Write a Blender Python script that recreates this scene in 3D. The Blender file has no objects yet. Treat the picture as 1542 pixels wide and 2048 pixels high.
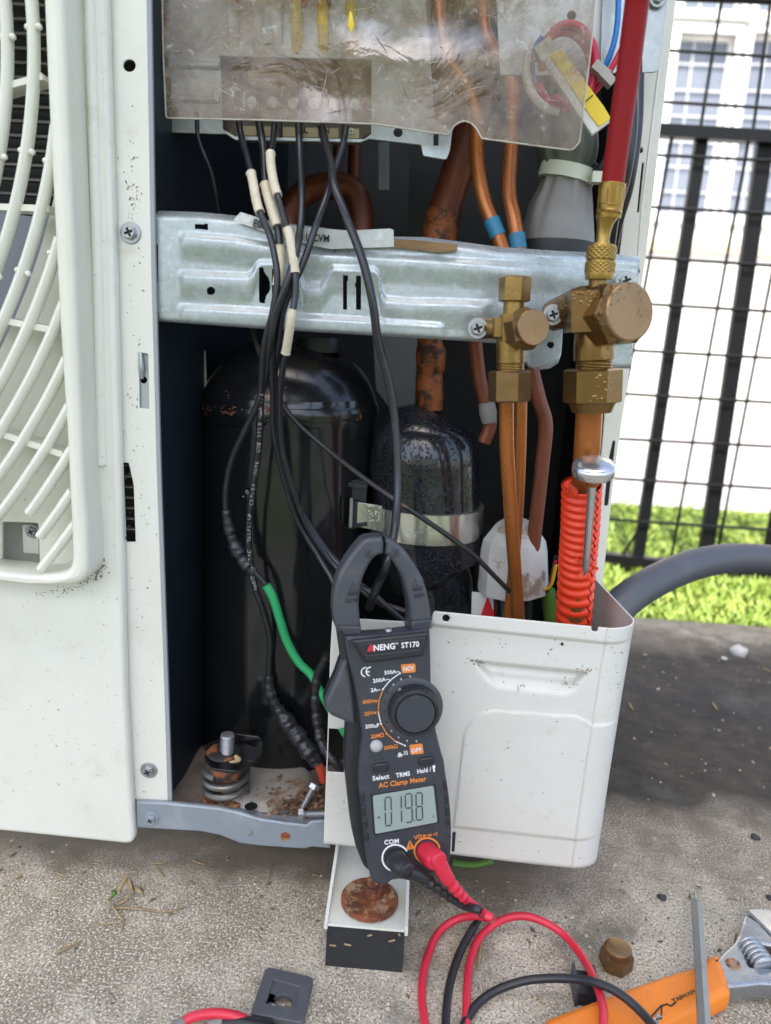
import bpy, bmesh, math, random
import numpy as np
from mathutils import Vector as V, Matrix
random.seed(7); RNG = np.random.default_rng(7)
SC = bpy.context.scene
COL = SC.collection

# ------------------------------------------------------------------ camera
F = 1480.0
PITCH, YAW, ROLL = math.radians(13), math.radians(-2), math.radians(3.4)
CP = V((0, -.42, .354))
FW = V((math.sin(YAW) * math.cos(PITCH), math.cos(YAW) * math.cos(PITCH), -math.sin(PITCH)))
_r0 = V((math.cos(YAW), -math.sin(YAW), 0)); _u0 = _r0.cross(FW)
RT = math.cos(ROLL) * _r0 + math.sin(ROLL) * _u0
UP = -math.sin(ROLL) * _r0 + math.cos(ROLL) * _u0
cam = bpy.data.cameras.new("camera"); camo = bpy.data.objects.new("camera", cam); COL.objects.link(camo)
m = Matrix((RT, UP, -FW)).transposed().to_4x4(); m.translation = CP
camo.matrix_world = m
cam.sensor_fit = 'HORIZONTAL'; cam.sensor_width = 36; cam.lens = 36 * F / 1542
cam.clip_start = .01; cam.clip_end = 400
cam.dof.use_dof = True; cam.dof.focus_distance = .445; cam.dof.aperture_fstop = 9.5
SC.camera = camo

# ------------------------------------------------------------------ light
SUN_EL, SUN_ROT = 56, 188
w = bpy.data.worlds.new("World"); SC.world = w; w.use_nodes = True
nt = w.node_tree; nt.nodes.clear()
o_ = nt.nodes.new('ShaderNodeOutputWorld'); b_ = nt.nodes.new('ShaderNodeBackground'); s_ = nt.nodes.new('ShaderNodeTexSky')
s_.sky_type = 'NISHITA'; s_.sun_disc = False; s_.sun_elevation = math.radians(SUN_EL); s_.sun_rotation = math.radians(SUN_ROT)
s_.dust_density = 3.0; s_.air_density = 1.0
b_.inputs[1].default_value = .15
nt.links.new(s_.outputs[0], b_.inputs[0]); nt.links.new(b_.outputs[0], o_.inputs[0])
sl = bpy.data.lights.new("sun", 'SUN'); sl.energy = 2.4; sl.angle = math.radians(.5); sl.color = (1, .95, .87)
so = bpy.data.objects.new("sun", sl); COL.objects.link(so)
_el, _ro = math.radians(SUN_EL), math.radians(SUN_ROT)
SDIR = V((math.sin(_ro) * math.cos(_el), math.cos(_ro) * math.cos(_el), math.sin(_el)))
so.rotation_euler = SDIR.to_track_quat('Z', 'Y').to_euler()
so.location = SDIR * 20
vs = SC.view_settings; vs.view_transform = 'Standard'; vs.look = 'None'; vs.gamma = 1; vs.use_curve_mapping = False
vs.exposure = 1.62

# ------------------------------------------------------------------ pixel -> place
def ray(x, y): return FW + RT * ((x - 771) / F) + UP * ((1024 - y) / F)
def P(x, y, Y=0.0):
    d = ray(x, y); return CP + d * ((Y - CP.y) / d.y)
def G(x, y, z=0.0):
    d = ray(x, y); return CP + d * ((z - CP.z) / d.z)
def S(px, p): return px * (p - CP).dot(FW) / F
class Plane:
    def __init__(s, pt, n, up=V((0, 0, 1))):
        s.pt = V(pt); s.n = V(n).normalized()
        s.ex = up.cross(s.n).normalized(); s.ey = s.n.cross(s.ex)
        s.loc_pt = s.pt
    def at(s, x, y, off=0.0):
        d = ray(x, y); t = (s.pt + s.n * off - CP).dot(s.n) / d.dot(s.n); return CP + d * t
    def loc(s, x, y):
        q = s.at(x, y) - s.pt; return (q.dot(s.ex), q.dot(s.ey))
    def world(s, a, b, c=0.0): return s.pt + s.ex * a + s.ey * b + s.n * c
def YP(Y): return Plane((0, Y, .2), (0, -1, 0))
def ZP(z): return Plane((0, 0, z), (0, 0, 1), V((0, 1, 0)))

# ------------------------------------------------------------------ object helpers
OFF = {}
def tag(o, label=None, cat=None, group=None, kind=None):
    if label: o['label'] = label
    if cat: o['category'] = cat
    if group: o['group'] = group
    if kind: o['kind'] = kind
    return o
def thing(name, loc, label, cat, group=None):
    o = bpy.data.objects.new(name, None); COL.objects.link(o); o.location = loc; o.empty_display_size = .01
    OFF[o.name] = V(loc)
    return tag(o, label, cat, group)
def mk(name, verts, faces, mat, parent=None, smooth=False, label=None):
    """one mesh object from world-space vertices"""
    off = OFF[parent.name] if parent is not None else V((0, 0, 0))
    vv = [V(v) for v in verts]
    if parent is None:
        c = sum(vv, V((0, 0, 0))) / max(1, len(vv)); zmin = min(v.z for v in vv)
        off = V((c.x, c.y, zmin))
    me = bpy.data.meshes.new(name); me.from_pydata([v - off for v in vv], [], faces)
    if smooth: me.polygons.foreach_set('use_smooth', [True] * len(me.polygons))
    if mat: me.materials.append(mat)
    me.update()
    o = bpy.data.objects.new(name, me); COL.objects.link(o)
    if parent is not None: o.parent = parent
    else: o.location = off
    OFF[o.name] = off
    if label: o['label'] = label
    return o
def sharp(o, ang=35):
    me = o.data
    bm = bmesh.new(); bm.from_mesh(me)
    for f in bm.faces: f.smooth = True
    for e in bm.edges:
        if len(e.link_faces) == 2 and e.calc_face_angle(0) > math.radians(ang): e.smooth = False
    bm.to_mesh(me); bm.free()
    return o
class Geo:
    """collects shapes, then links them as one mesh object"""
    def __init__(s): s.v = []; s.f = []
    def add(s, v, f):
        n = len(s.v); s.v += [V(a) for a in v]; s.f += [[i + n for i in q] for q in f]; return s
    def build(s, name, mat, parent=None, ang=35, label=None):
        o = mk(name, s.v, s.f, mat, parent, True, label); return sharp(o, ang)
def spline(pts, n=8):
    pts = [V(p) for p in pts]
    if len(pts) < 3: return [pts[0].lerp(pts[1], i / n) for i in range(n + 1)]
    q = [2 * pts[0] - pts[1]] + pts + [2 * pts[-1] - pts[-2]]
    out = []
    for i in range(1, len(q) - 2):
        p0, p1, p2, p3 = q[i - 1:i + 3]
        for k in range(n):
            t = k / n
            out.append(.5 * (2 * p1 + (p2 - p0) * t + (2 * p0 - 5 * p1 + 4 * p2 - p3) * t * t + (3 * p1 - p0 - 3 * p2 + p3) * t ** 3))
    out.append(pts[-1]); return out
def lerpr(r, n):
    if isinstance(r, (int, float)): return [r] * n
    return list(np.interp(np.linspace(0, 1, n), np.linspace(0, 1, len(r)), r))
def tube_g(pts, rad, seg=14, caps=True, flat=1.0, side=None, wob=0):
    pts = [V(p) for p in pts]; n = len(pts); rad = lerpr(rad, n)
    T = []
    for i in range(n):
        t = pts[min(i + 1, n - 1)] - pts[max(i - 1, 0)]
        T.append(t.normalized() if t.length > 1e-9 else (T[-1] if T else V((0, 0, 1))))
    a = side if side is not None else (V((0, 0, 1)) if abs(T[0].z) < .9 else V((1, 0, 0)))
    N = (a - T[0] * a.dot(T[0])).normalized()
    v, f = [], []
    for i in range(n):
        N = (N - T[i] * N.dot(T[i])); N = N.normalized() if N.length > 1e-9 else V((1, 0, 0))
        B = T[i].cross(N)
        for k in range(seg):
            th = 2 * math.pi * k / seg
            rr = rad[i] * (1 + wob * math.sin(5 * th + i * 1.7) * math.sin(i * .9 + k))
            v.append(pts[i] + N * (math.cos(th) * rr) + B * (math.sin(th) * rr * flat))
    for i in range(n - 1):
        for k in range(seg):
            k2 = (k + 1) % seg
            f.append([i * seg + k, i * seg + k2, (i + 1) * seg + k2, (i + 1) * seg + k])
    if caps: f.append(list(range(seg))[::-1]); f.append([(n - 1) * seg + k for k in range(seg)])
    return v, f
def tube(name, pts, rad, mat, parent=None, seg=14, n=8, label=None, **k):
    sp = spline(pts, n) if n else [V(p) for p in pts]
    return Geo().add(*tube_g(sp, rad, seg, **k)).build(name, mat, parent, label=label)
def lathe_g(prof, o, axis, seg=32, phase=0, fn=None):
    """prof: (height along axis, radius)"""
    ax = V(axis).normalized(); a = V((0, 0, 1)) if abs(ax.z) < .9 else V((0, 1, 0))
    X = (a - ax * a.dot(ax)).normalized(); Y = ax.cross(X); v, f = [], []
    for h, r in prof:
        for k in range(seg):
            th = 2 * math.pi * k / seg + phase
            rr = r * (fn(h, th) if fn else 1)
            v.append(V(o) + ax * h + X * (rr * math.cos(th)) + Y * (rr * math.sin(th)))
    for i in range(len(prof) - 1):
        for k in range(seg):
            k2 = (k + 1) % seg; f.append([i * seg + k, i * seg + k2, (i + 1) * seg + k2, (i + 1) * seg + k])
    f.append(list(range(seg))[::-1]); f.append([(len(prof) - 1) * seg + k for k in range(seg)])
    return v, f
def lathe(name, prof, o, axis, mat, parent=None, seg=32, ang=35, **k):
    return Geo().add(*lathe_g(prof, o, axis, seg, **k)).build(name, mat, parent, ang)
def column(name, rows, Y, mat, parent=None, seg=32, ang=35, **k):
    """vertical turned body given by rows of (px, py, radius in px) at depth Y"""
    c = [P(x, y, Y) for x, y, r in rows]; return Geo().add(*tube_g(c, [S(r, p) for p, (x, y, r) in zip(c, rows)], seg, **k)).build(name, mat, parent, ang)
def hexnut_g(o, axis, R, h, phase=0, ch=.12):
    c = R * ch
    return lathe_g([(0, R * .9), (c * .6, R), (h - c * .6, R), (h, R * .9)], o, axis, 6, phase)
def box_g(c, s, rot=None):
    v = []
    for x in (-1, 1):
        for y in (-1, 1):
            for z in (-1, 1):
                q = V((x * s[0] / 2, y * s[1] / 2, z * s[2] / 2))
                if rot is not None: q = rot @ q
                v.append(V(c) + q)
    return v, [[0, 1, 3, 2], [4, 6, 7, 5], [0, 4, 5, 1], [2, 3, 7, 6], [0, 2, 6, 4], [1, 5, 7, 3]]
def beam_g(a, b, wd, th, n):
    """rectangular bar from a to b; width across, thickness along n"""
    a, b = V(a), V(b); t = (b - a).normalized(); s = t.cross(V(n)).normalized(); n2 = s.cross(t)
    v = [p + s * (i * wd / 2) + n2 * (j * th / 2) for p in (a, b) for i, j in ((-1, -1), (1, -1), (1, 1), (-1, 1))]
    return v, [[3, 2, 1, 0], [4, 5, 6, 7], [0, 1, 5, 4], [1, 2, 6, 5], [2, 3, 7, 6], [3, 0, 4, 7]]
def curve_mesh(splines, half, bevel, res=2):
    cu = bpy.data.curves.new('c', 'CURVE'); cu.dimensions = '2D'; cu.fill_mode = 'BOTH'
    K = 200.0; cu.extrude = max(1e-5, half - bevel) * K; cu.bevel_depth = bevel * K; cu.bevel_resolution = res; cu.offset = -bevel * K
    for pl in splines:
        s = cu.splines.new('POLY'); s.points.add(len(pl) - 1); s.use_cyclic_u = True
        for p, q in zip(s.points, pl): p.co = (q[0] * K, q[1] * K, 0, 1)
    o = bpy.data.objects.new('c', cu); me = bpy.data.meshes.new_from_object(o)
    v = [x.co / K for x in me.vertices]; f = [list(p.vertices) for p in me.polygons]
    bpy.data.objects.remove(o); bpy.data.curves.remove(cu); bpy.data.meshes.remove(me)
    return v, f
def fillet(poly, r, n=5):
    out = []; m_ = len(poly)
    for i in range(m_):
        a, b, c = [np.array(poly[(i + k - 1) % m_][:2], float) for k in range(3)]
        rr = poly[i][2] if len(poly[i]) > 2 else r
        d1, d2 = a - b, c - b; l1, l2 = np.linalg.norm(d1), np.linalg.norm(d2)
        rr = min(rr, l1 * .45, l2 * .45)
        if rr < .5: out.append(tuple(b)); continue
        p, q = b + d1 / l1 * rr, b + d2 / l2 * rr
        for k in range(n + 1):
            t = k / n; out.append(tuple((1 - t) ** 2 * p + 2 * t * (1 - t) * b + t * t * q))
    return out
def circ(x, y, r, n=20, e=1.0): return [(x + r * math.cos(2 * math.pi * k / n), y + r * e * math.sin(2 * math.pi * k / n)) for k in range(n)]
def rect(x0, y0, x1, y1): return [(x0, y0), (x1, y0), (x1, y1), (x0, y1)]
def plate_g(pl, outer, holes=(), thick=.001, bevel=.0003, off=0.0):
    """px outline on a plane -> solid sheet whose front face is off above the plane"""
    sp = [[pl.loc(x, y) for x, y in [p[:2] for p in q]] for q in [outer] + list(holes)]
    v, f = curve_mesh(sp, thick / 2, bevel)
    return [pl.world(a.x, a.y, a.z - thick / 2 + off) for a in v], f
def plate(name, pl, outer, holes=(), thick=.001, bevel=.0003, mat=None, parent=None, off=0.0, label=None, ang=35):
    return Geo().add(*plate_g(pl, outer, holes, thick, bevel, off)).build(name, mat, parent, ang, label)
def text_g(s, pl, a, b, hgt=None, off=.0002, thick=.0002, bold=.014):
    """flat print between baseline pixels a and b on plane pl"""
    cu = bpy.data.curves.new('t', 'FONT'); cu.body = s; cu.size = 1; cu.extrude = .01; cu.offset = bold; cu.resolution_u = 2
    o = bpy.data.objects.new('t', cu); me = bpy.data.meshes.new_from_object(o)
    v = [x.co.copy() for x in me.vertices]; f = [list(p.vertices) for p in me.polygons]
    bpy.data.objects.remove(o); bpy.data.curves.remove(cu); bpy.data.meshes.remove(me)
    if not v: return [], []
    x0, x1 = min(q.x for q in v), max(q.x for q in v)
    A, B = pl.at(*a), pl.at(*b); ux = (B - A); L = ux.length; ux.normalize(); uy = pl.n.cross(ux)
    k = L / (x1 - x0); ky = k if hgt is None else S(hgt, A) / .73
    return [A + ux * ((q.x - x0) * k) + uy * (q.y * ky) + pl.n * (off + q.z / .01 * thick) for q in v], f
def heightfield_g(X, Yf, fn, mask=None):
    """grid of (i,j) -> world point fn(i,j); quads where mask allows"""
    ni, nj = X, Yf; v = [fn(i, j) for i in range(ni) for j in range(nj)]; f = []
    for i in range(ni - 1):
        for j in range(nj - 1):
            if mask is None or mask(i, j): f.append([i * nj + j, i * nj + j + 1, (i + 1) * nj + j + 1, (i + 1) * nj + j])
    return v, f
def inpoly(x, y, poly):
    c = False; n = len(poly)
    for i in range(n):
        x1, y1 = poly[i]; x2, y2 = poly[i - 1]
        if (y1 > y) != (y2 > y) and x < (x2 - x1) * (y - y1) / (y2 - y1) + x1: c = not c
    return c
def sst(a, b, x):
    t = min(1, max(0, (x - a) / (b - a))); return t * t * (3 - 2 * t)
def il(x, tab):
    return float(np.interp(x, [a for a, _ in tab], [b for _, b in tab]))

# ------------------------------------------------------------------ materials
def _noise(nt, scale, detail=4, rough=.6, vec=None, dist=0):
    n = nt.nodes.new('ShaderNodeTexNoise'); n.inputs['Scale'].default_value = scale; n.inputs['Detail'].default_value = detail
    n.inputs['Roughness'].default_value = rough; n.inputs['Distortion'].default_value = dist
    nt.links.new(vec, n.inputs['Vector']); return n.outputs['Fac']
def _ramp(nt, fac, lo, hi, a=0.0, b=1.0):
    r = nt.nodes.new('ShaderNodeMapRange'); r.inputs['From Min'].default_value = lo; r.inputs['From Max'].default_value = hi
    r.inputs['To Min'].default_value = a; r.inputs['To Max'].default_value = b
    nt.links.new(fac, r.inputs['Value']); return r.outputs['Result']
def M(name, base, rough=.5, metal=0.0, layers=(), rvar=0.0, bump=0.0, bscale=300, bdist=.001, coat=0.0, drops=None, stretch=None, spec=.5, vor=None, trans=None):
    """layers: (colour, noise scale, lo, hi, amount) mixed one over the other"""
    mt = bpy.data.materials.new(name); mt.use_nodes = True; nt = mt.node_tree; L = nt.links
    bs = nt.nodes['Principled BSDF']; tc = nt.nodes.new('ShaderNodeTexCoord'); vec = tc.outputs['Object']
    geo = nt.nodes.new('ShaderNodeNewGeometry'); vec = geo.outputs['Position']
    if stretch:
        mp = nt.nodes.new('ShaderNodeMapping'); mp.inputs['Scale'].default_value = stretch; L.new(vec, mp.inputs['Vector']); vec = mp.outputs['Vector']
    rgb = nt.nodes.new('ShaderNodeRGB'); rgb.outputs[0].default_value = (*base, 1); col = rgb.outputs[0]
    if vor:
        vo = nt.nodes.new('ShaderNodeTexVoronoi'); vo.inputs['Scale'].default_value = vor[0]; L.new(vec, vo.inputs['Vector'])
        hs = nt.nodes.new('ShaderNodeSeparateColor'); L.new(vo.outputs['Color'], hs.inputs[0])
        mx = nt.nodes.new('ShaderNodeMix'); mx.data_type = 'RGBA'; L.new(_ramp(nt, hs.outputs[0], 0, 1, 0, vor[2]), mx.inputs['Factor'])
        L.new(col, mx.inputs['A']); mx.inputs['B'].default_value = (*vor[1], 1); col = mx.outputs['Result']
    for ly in layers:
        c, sc_, lo, hi, am = ly[:5]
        mx = nt.nodes.new('ShaderNodeMix'); mx.data_type = 'RGBA'
        L.new(_ramp(nt, _noise(nt, sc_, ly[5] if len(ly) > 5 else 6, .65, vec), lo, hi, 0, am), mx.inputs['Factor'])
        L.new(col, mx.inputs['A']); mx.inputs['B'].default_value = (*c, 1); col = mx.outputs['Result']
    L.new(col, bs.inputs['Base Color']); bs.inputs['Metallic'].default_value = metal; bs.inputs['Roughness'].default_value = rough
    bs.inputs['Specular IOR Level'].default_value = spec
    if coat: bs.inputs['Coat Weight'].default_value = coat; bs.inputs['Coat Roughness'].default_value = .08
    if rvar: L.new(_ramp(nt, _noise(nt, 60, 5, .6, vec), .3, .7, max(.03, rough - rvar), min(1, rough + rvar)), bs.inputs['Roughness'])
    nrm = None
    if bump:
        bp = nt.nodes.new('ShaderNodeBump'); bp.inputs['Strength'].default_value = bump; bp.inputs['Distance'].default_value = bdist
        L.new(_noise(nt, bscale, 6, .65, vec), bp.inputs['Height']); nrm = bp.outputs['Normal']
    if drops:
        vo = nt.nodes.new('ShaderNodeTexVoronoi'); vo.inputs['Scale'].default_value = drops[0]; L.new(vec, vo.inputs['Vector'])
        h = _ramp(nt, vo.outputs['Distance'], .05, .42, 1, 0); h.node.interpolation_type = 'SMOOTHSTEP'
        pw = nt.nodes.new('ShaderNodeMath'); pw.operation = 'MULTIPLY'; L.new(h, pw.inputs[0])
        L.new(_ramp(nt, _noise(nt, drops[0] * .12, 2, .5, vec), drops[2], drops[2] + .12), pw.inputs[1])
        bp = nt.nodes.new('ShaderNodeBump'); bp.inputs['Strength'].default_value = drops[1]; bp.inputs['Distance'].default_value = .0012
        L.new(pw.outputs[0], bp.inputs['Height'])
        if nrm: L.new(nrm, bp.inputs['Normal'])
        nrm = bp.outputs['Normal']
    if nrm: L.new(nrm, bs.inputs['Normal'])
    return mt
DIRT = (.12, .095, .06)
m_white = M('cream_white_paint', (.70, .705, .63), .38, layers=[((.52, .49, .41), 7, .5, .75, .5), ((.50, .46, .37), 45, .60, .72, .35), (DIRT, 110, .70, .78, .55, 3), ((.1, .08, .06), 420, .72, .76, .6, 2), ((.46, .43, .36), 170, .64, .70, .35)], bump=.05, bscale=500)
m_grille = M('cream_plastic', (.71, .71, .61), .36, layers=[((.54, .53, .42), 9, .5, .8, .5), (DIRT, 90, .70, .80, .5, 3)], bump=.04, bscale=900)
m_cover = M('pale_grey_paint', (.64, .635, .585), .33, layers=[((.50, .48, .44), 8, .5, .8, .5), ((.48, .44, .38), 40, .60, .72, .35), (DIRT, 100, .71, .78, .6, 3), ((.05, .04, .03), 350, .72, .755, .7, 2), ((.44, .41, .36), 170, .64, .70, .35)], bump=.05, bscale=600)
m_galv = M('galvanised_sheet', (.37, .42, .43), .36, .55, layers=[((.25, .29, .28), 11, .48, .75, .4), ((.66, .71, .71), 230, .54, .70, .35), ((.22, .26, .24), 520, .58, .72, .5), ((.16, .13, .06), 30, .66, .8, .55)], rvar=.14, bump=.08, bscale=400, vor=(420, (.70, .75, .77), .22))
m_galvd = M('dull_galvanised_sheet', (.40, .44, .44), .42, .5, layers=[((.2, .24, .22), 18, .5, .75, .7), ((.55, .60, .60), 260, .52, .7, .5), ((.13, .12, .04), 40, .62, .8, .6)], rvar=.1, bump=.05)
m_pan = M('blue_grey_pan_paint', (.27, .31, .35), .42, .25, layers=[((.40, .44, .47), 40, .5, .7, .5), ((.62, .65, .66), 240, .68, .74, .7), ((.2, .12, .05), 50, .68, .78, .7)], bump=.06)
m_floor = M('dirty_pan_floor', (.20, .17, .145), .7, .1, layers=[((.10, .055, .04), 26, .42, .65, .8), ((.34, .31, .27), 14, .55, .75, .7), ((.05, .03, .02), 130, .6, .7, .7)], bump=.5, bscale=260)
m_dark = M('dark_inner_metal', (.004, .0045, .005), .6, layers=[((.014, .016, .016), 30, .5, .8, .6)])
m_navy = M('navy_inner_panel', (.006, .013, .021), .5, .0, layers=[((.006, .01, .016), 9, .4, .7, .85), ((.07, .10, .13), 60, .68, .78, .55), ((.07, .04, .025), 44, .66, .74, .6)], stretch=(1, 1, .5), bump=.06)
m_comp = M('black_gloss_enamel', (.0065, .0075, .0085), .15, layers=[((.018, .02, .022), 12, .5, .7, .6), ((.045, .05, .055), 300, .70, .76, .7)], rvar=.06, bump=.03, bscale=60, coat=.3)
m_compr = M('black_enamel_with_rust', (.007, .008, .009), .2, layers=[((.20, .075, .04), 55, .63, .65, .8), ((.05, .05, .055), 160, .66, .72, .7)], bump=.15, bscale=200, coat=.3)
m_wet = M('wet_black_coating', (.010, .011, .014), .16, layers=[((.03, .032, .045), 60, .5, .7, .6), ((.25, .08, .04), 70, .72, .74, .8)], coat=.3, drops=(470, 1.0, .33), stretch=(1, 1, .85))
m_copper = M('oxidised_copper', (.38, .125, .028), .30, .45, layers=[((.25, .085, .03), 35, .45, .7, .6), ((.56, .24, .07), 80, .58, .75, .5), ((.12, .05, .03), 150, .66, .75, .5)], rvar=.1, bump=.04, stretch=(1, 1, .4))
m_copdark = M('dark_copper', (.19, .055, .025), .42, .3, layers=[((.08, .03, .02), 30, .45, .7, .7)], bump=.05)
m_coprust = M('burnt_copper_joint', (.30, .085, .02), .5, .2, layers=[((.02, .015, .012), 90, .46, .56, .9), ((.55, .22, .05), 60, .6, .72, .6)], bump=.4, bscale=300)
m_brass = M('brass', (.29, .185, .06), .30, .8, layers=[((.22, .13, .045), 28, .45, .7, .7), ((.50, .38, .16), 120, .58, .75, .4)], rvar=.1, bump=.12, bscale=500)
m_brassnut = M('brown_brass', (.24, .145, .065), .32, .75, layers=[((.20, .115, .055), 26, .45, .7, .7), ((.38, .27, .14), 200, .6, .75, .4)], rvar=.08, bump=.04)
m_brasswet = M('wet_brass', (.22, .13, .045), .25, .78, layers=[((.15, .085, .03), 26, .45, .7, .75), ((.36, .25, .09), 60, .6, .72, .6)], drops=(400, .5, .45), bump=.06)
m_brassyel = M('yellow_brass', (.34, .215, .055), .28, .75, layers=[((.25, .15, .03), 60, .45, .7, .7)], bump=.06)
m_steel = M('zinc_steel', (.40, .41, .42), .38, .75, layers=[((.24, .25, .25), 120, .5, .7, .6)], bump=.06)
m_chrome = M('polished_steel', (.62, .62, .62), .2, .85, layers=[((.42, .42, .42), 60, .5, .7, .5)], rvar=.1)
m_strap = M('wet_metal_strap', (.66, .66, .60), .2, .9, drops=(520, .22, .50))
m_cable = M('black_cable_sheath', (.013, .014, .017), .28, layers=[((.045, .046, .052), 130, .55, .75, .6)], bump=.03)
m_tape = M('black_vinyl_tape', (.022, .023, .027), .3, layers=[((.075, .076, .082), 70, .55, .72, .6), ((.20, .16, .11), 90, .66, .76, .6)], bump=.5, bscale=130)
m_sleeve = M('cream_marker_sleeve', (.60, .54, .41), .55, layers=[((.44, .36, .24), 130, .52, .72, .6)], bump=.2, bscale=300)
m_green = M('green_insulation', (.022, .33, .115), .4, layers=[((.01, .2, .06), 60, .5, .7, .4)])
m_red = M('red_lead_rubber', (.62, .022, .05), .36, layers=[((.48, .02, .04), 60, .5, .7, .4)])
m_lead = M('black_lead_rubber', (.018, .019, .022), .36)
m_hose = M('red_hose_rubber', (.24, .005, .008), .5, spec=.25, layers=[((.22, .008, .008), 25, .45, .7, .6), ((.5, .08, .07), 300, .7, .75, .4)], bump=.08, bscale=700)
m_orange = M('orange_red_conduit', (.80, .050, .012), .36, layers=[((.62, .03, .01), 30, .5, .7, .5)], bump=.03)
m_meter = M('dark_grey_plastic', (.033, .037, .046), .46, layers=[((.055, .058, .064), 90, .5, .75, .5), ((.14, .12, .10), 160, .70, .78, .5)], bump=.12, bscale=2600, bdist=.0003)
m_jaw = M('grey_jaw_plastic', (.050, .054, .064), .45, layers=[((.10, .10, .105), 60, .5, .75, .6), ((.2, .15, .10), 90, .72, .80, .6)], bump=.1, bscale=2600, bdist=.0003)
m_meterk = M('black_soft_plastic', (.016, .0175, .021), .42, layers=[((.05, .05, .055), 200, .6, .75, .5)], bump=.08, bscale=2000, bdist=.0003)
m_print = M('white_print', (.78, .78, .78), .5)
m_printg = M('pale_worn_print', (.42, .42, .42), .5, layers=[((.03, .03, .03), 900, .5, .55, .9)])
m_printo = M('orange_print', (.72, .24, .045), .5)
m_printr = M('red_print', (.6, .02, .03), .5)
m_emb = M('moulded_mark', (.018, .020, .024), .5)
m_black = M('ink_and_recess_black', (.012, .012, .012), .6)
m_lcd = M('lcd_glass', (.27, .335, .31), .16, layers=[((.25, .315, .29), 30, .4, .6, .6)])
m_seg = M('lcd_segment', (.055, .075, .075), .3)
m_lens = M('frosted_lens', (.42, .42, .42), .25, bump=.5, bscale=1500)
m_grey = M('grey_wrap', (.19, .183, .172), .5, layers=[((.30, .285, .26), 20, .45, .7, .6), ((.27, .15, .07), 30, .68, .76, .6)], bump=.1, bscale=200)
m_greyg = M('green_grey_wrap', (.10, .11, .085), .5, layers=[((.15, .16, .13), 30, .5, .7, .6)])
m_tie = M('pale_nylon', (.55, .58, .47), .4)
m_yellow = M('yellow_tape', (.74, .55, .015), .4, layers=[((.6, .42, .03), 50, .5, .7, .5)])
m_foam = M('white_board', (.66, .66, .62), .5, layers=[((.45, .42, .36), 40, .55, .75, .5)])
m_blue = M('blue_insulation', (.012, .16, .50), .32)
m_rinsul = M('crimson_insulation', (.50, .012, .045), .32)
m_bluet = M('blue_tape', (.02, .17, .30), .5, layers=[((.03, .12, .2), 120, .5, .7, .5)])
m_rust = M('rusty_steel', (.26, .075, .025), .75, .1, layers=[((.08, .028, .016), 90, .45, .58, .85), ((.40, .27, .15), 120, .52, .60, .8), ((.42, .40, .34), 70, .58, .66, .75)], bump=.6, bscale=350)
m_rubber = M('black_rubber', (.020, .021, .023), .6, layers=[((.05, .05, .05), 120, .55, .75, .6), ((.4, .4, .36), 300, .73, .76, .6)], bump=.15)
m_rubg = M('grey_rubber', (.075, .077, .083), .5, layers=[((.13, .13, .135), 60, .5, .7, .5), ((.3, .28, .24), 200, .68, .75, .4)], bump=.1)
m_hoseg = M('grey_pvc_hose', (.078, .081, .092), .45, layers=[((.125, .125, .13), 20, .5, .7, .5)], bump=.05)
m_fence = M('black_fence_paint', (.007, .007, .008), .45, spec=.2, layers=[((.03, .025, .02), 50, .62, .75, .6)], bump=.1)
m_fencer = M('rusty_dark_paint', (.055, .025, .022), .6, layers=[((.015, .013, .013), 60, .45, .6, .7)], bump=.2)
m_valvew = M('white_valve_cap', (.52, .51, .48), .45, layers=[((.20, .12, .06), 38, .53, .60, .85), ((.38, .35, .31), 20, .45, .6, .5)], bump=.15)
m_wood = M('brown_glue_residue', (.20, .12, .04), .7, layers=[((.08, .045, .015), 160, .45, .6, .8)], stretch=(.15, 1, 1), bump=.6, bscale=500)
m_label = M('clear_label_film', (.40, .42, .39), .25, layers=[((.24, .25, .20), 30, .45, .65, .7), ((.7, .72, .72), 25, .58, .66, .8)])
m_wrench = M('orange_grip', (.80, .22, .015), .48, layers=[((.62, .15, .012), 25, .45, .7, .6), ((.30, .13, .06), 70, .63, .72, .75), ((.06, .04, .03), 260, .70, .76, .6)], bump=.15, bscale=300)
m_chromer = M('worn_chrome', (.36, .37, .38), .25, .8, layers=[((.26, .26, .27), 60, .5, .68, .6), ((.25, .10, .03), 50, .66, .74, .7)], rvar=.12, bump=.08)
m_fin = M('coil_fins', (.13, .12, .10), .55, .2, layers=[((.05, .045, .03), 60, .5, .7, .6)])
m_blade = M('fan_blade_grey', (.20, .22, .25), .5)
m_leafd = M('dry_leaf', (.40, .30, .16), .7, layers=[((.22, .14, .06), 90, .45, .65, .6)])
m_leafg = M('green_sprig', (.10, .22, .03), .6)
m_debris = M('dry_leaf_litter', (.24, .15, .09), .8, layers=[((.10, .05, .03), 60, .45, .6, .8), ((.45, .34, .22), 90, .6, .7, .6)], bump=.4)
m_pebble = M('dark_pebble', (.035, .037, .04), .7, bump=.2)
m_chip = M('pale_chip', (.55, .53, .48), .8, bump=.3)
m_hwall = M('cream_house_paint', (.64, .63, .58), .7, layers=[((.58, .56, .50), 1.5, .45, .65, .6)])
m_glass = M('pale_blue_window_glass', (.17, .195, .245), .3, spec=.2, layers=[((.21, .235, .285), 1.2, .4, .65, .8)])
m_hframe = M('white_window_frame', (.74, .74, .73), .5)
m_hcream = M('cream_band_paint', (.50, .42, .29), .7)
m_drive = M('pale_paving', (.56, .53, .52), .8, layers=[((.48, .44, .43), 3, .4, .65, .7)])
m_soil = M('lawn_soil', (.10, .14, .03), .9, layers=[((.16, .21, .05), 30, .45, .65, .8)])
m_far = M('far_ground', (.20, .21, .14), .9)
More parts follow.
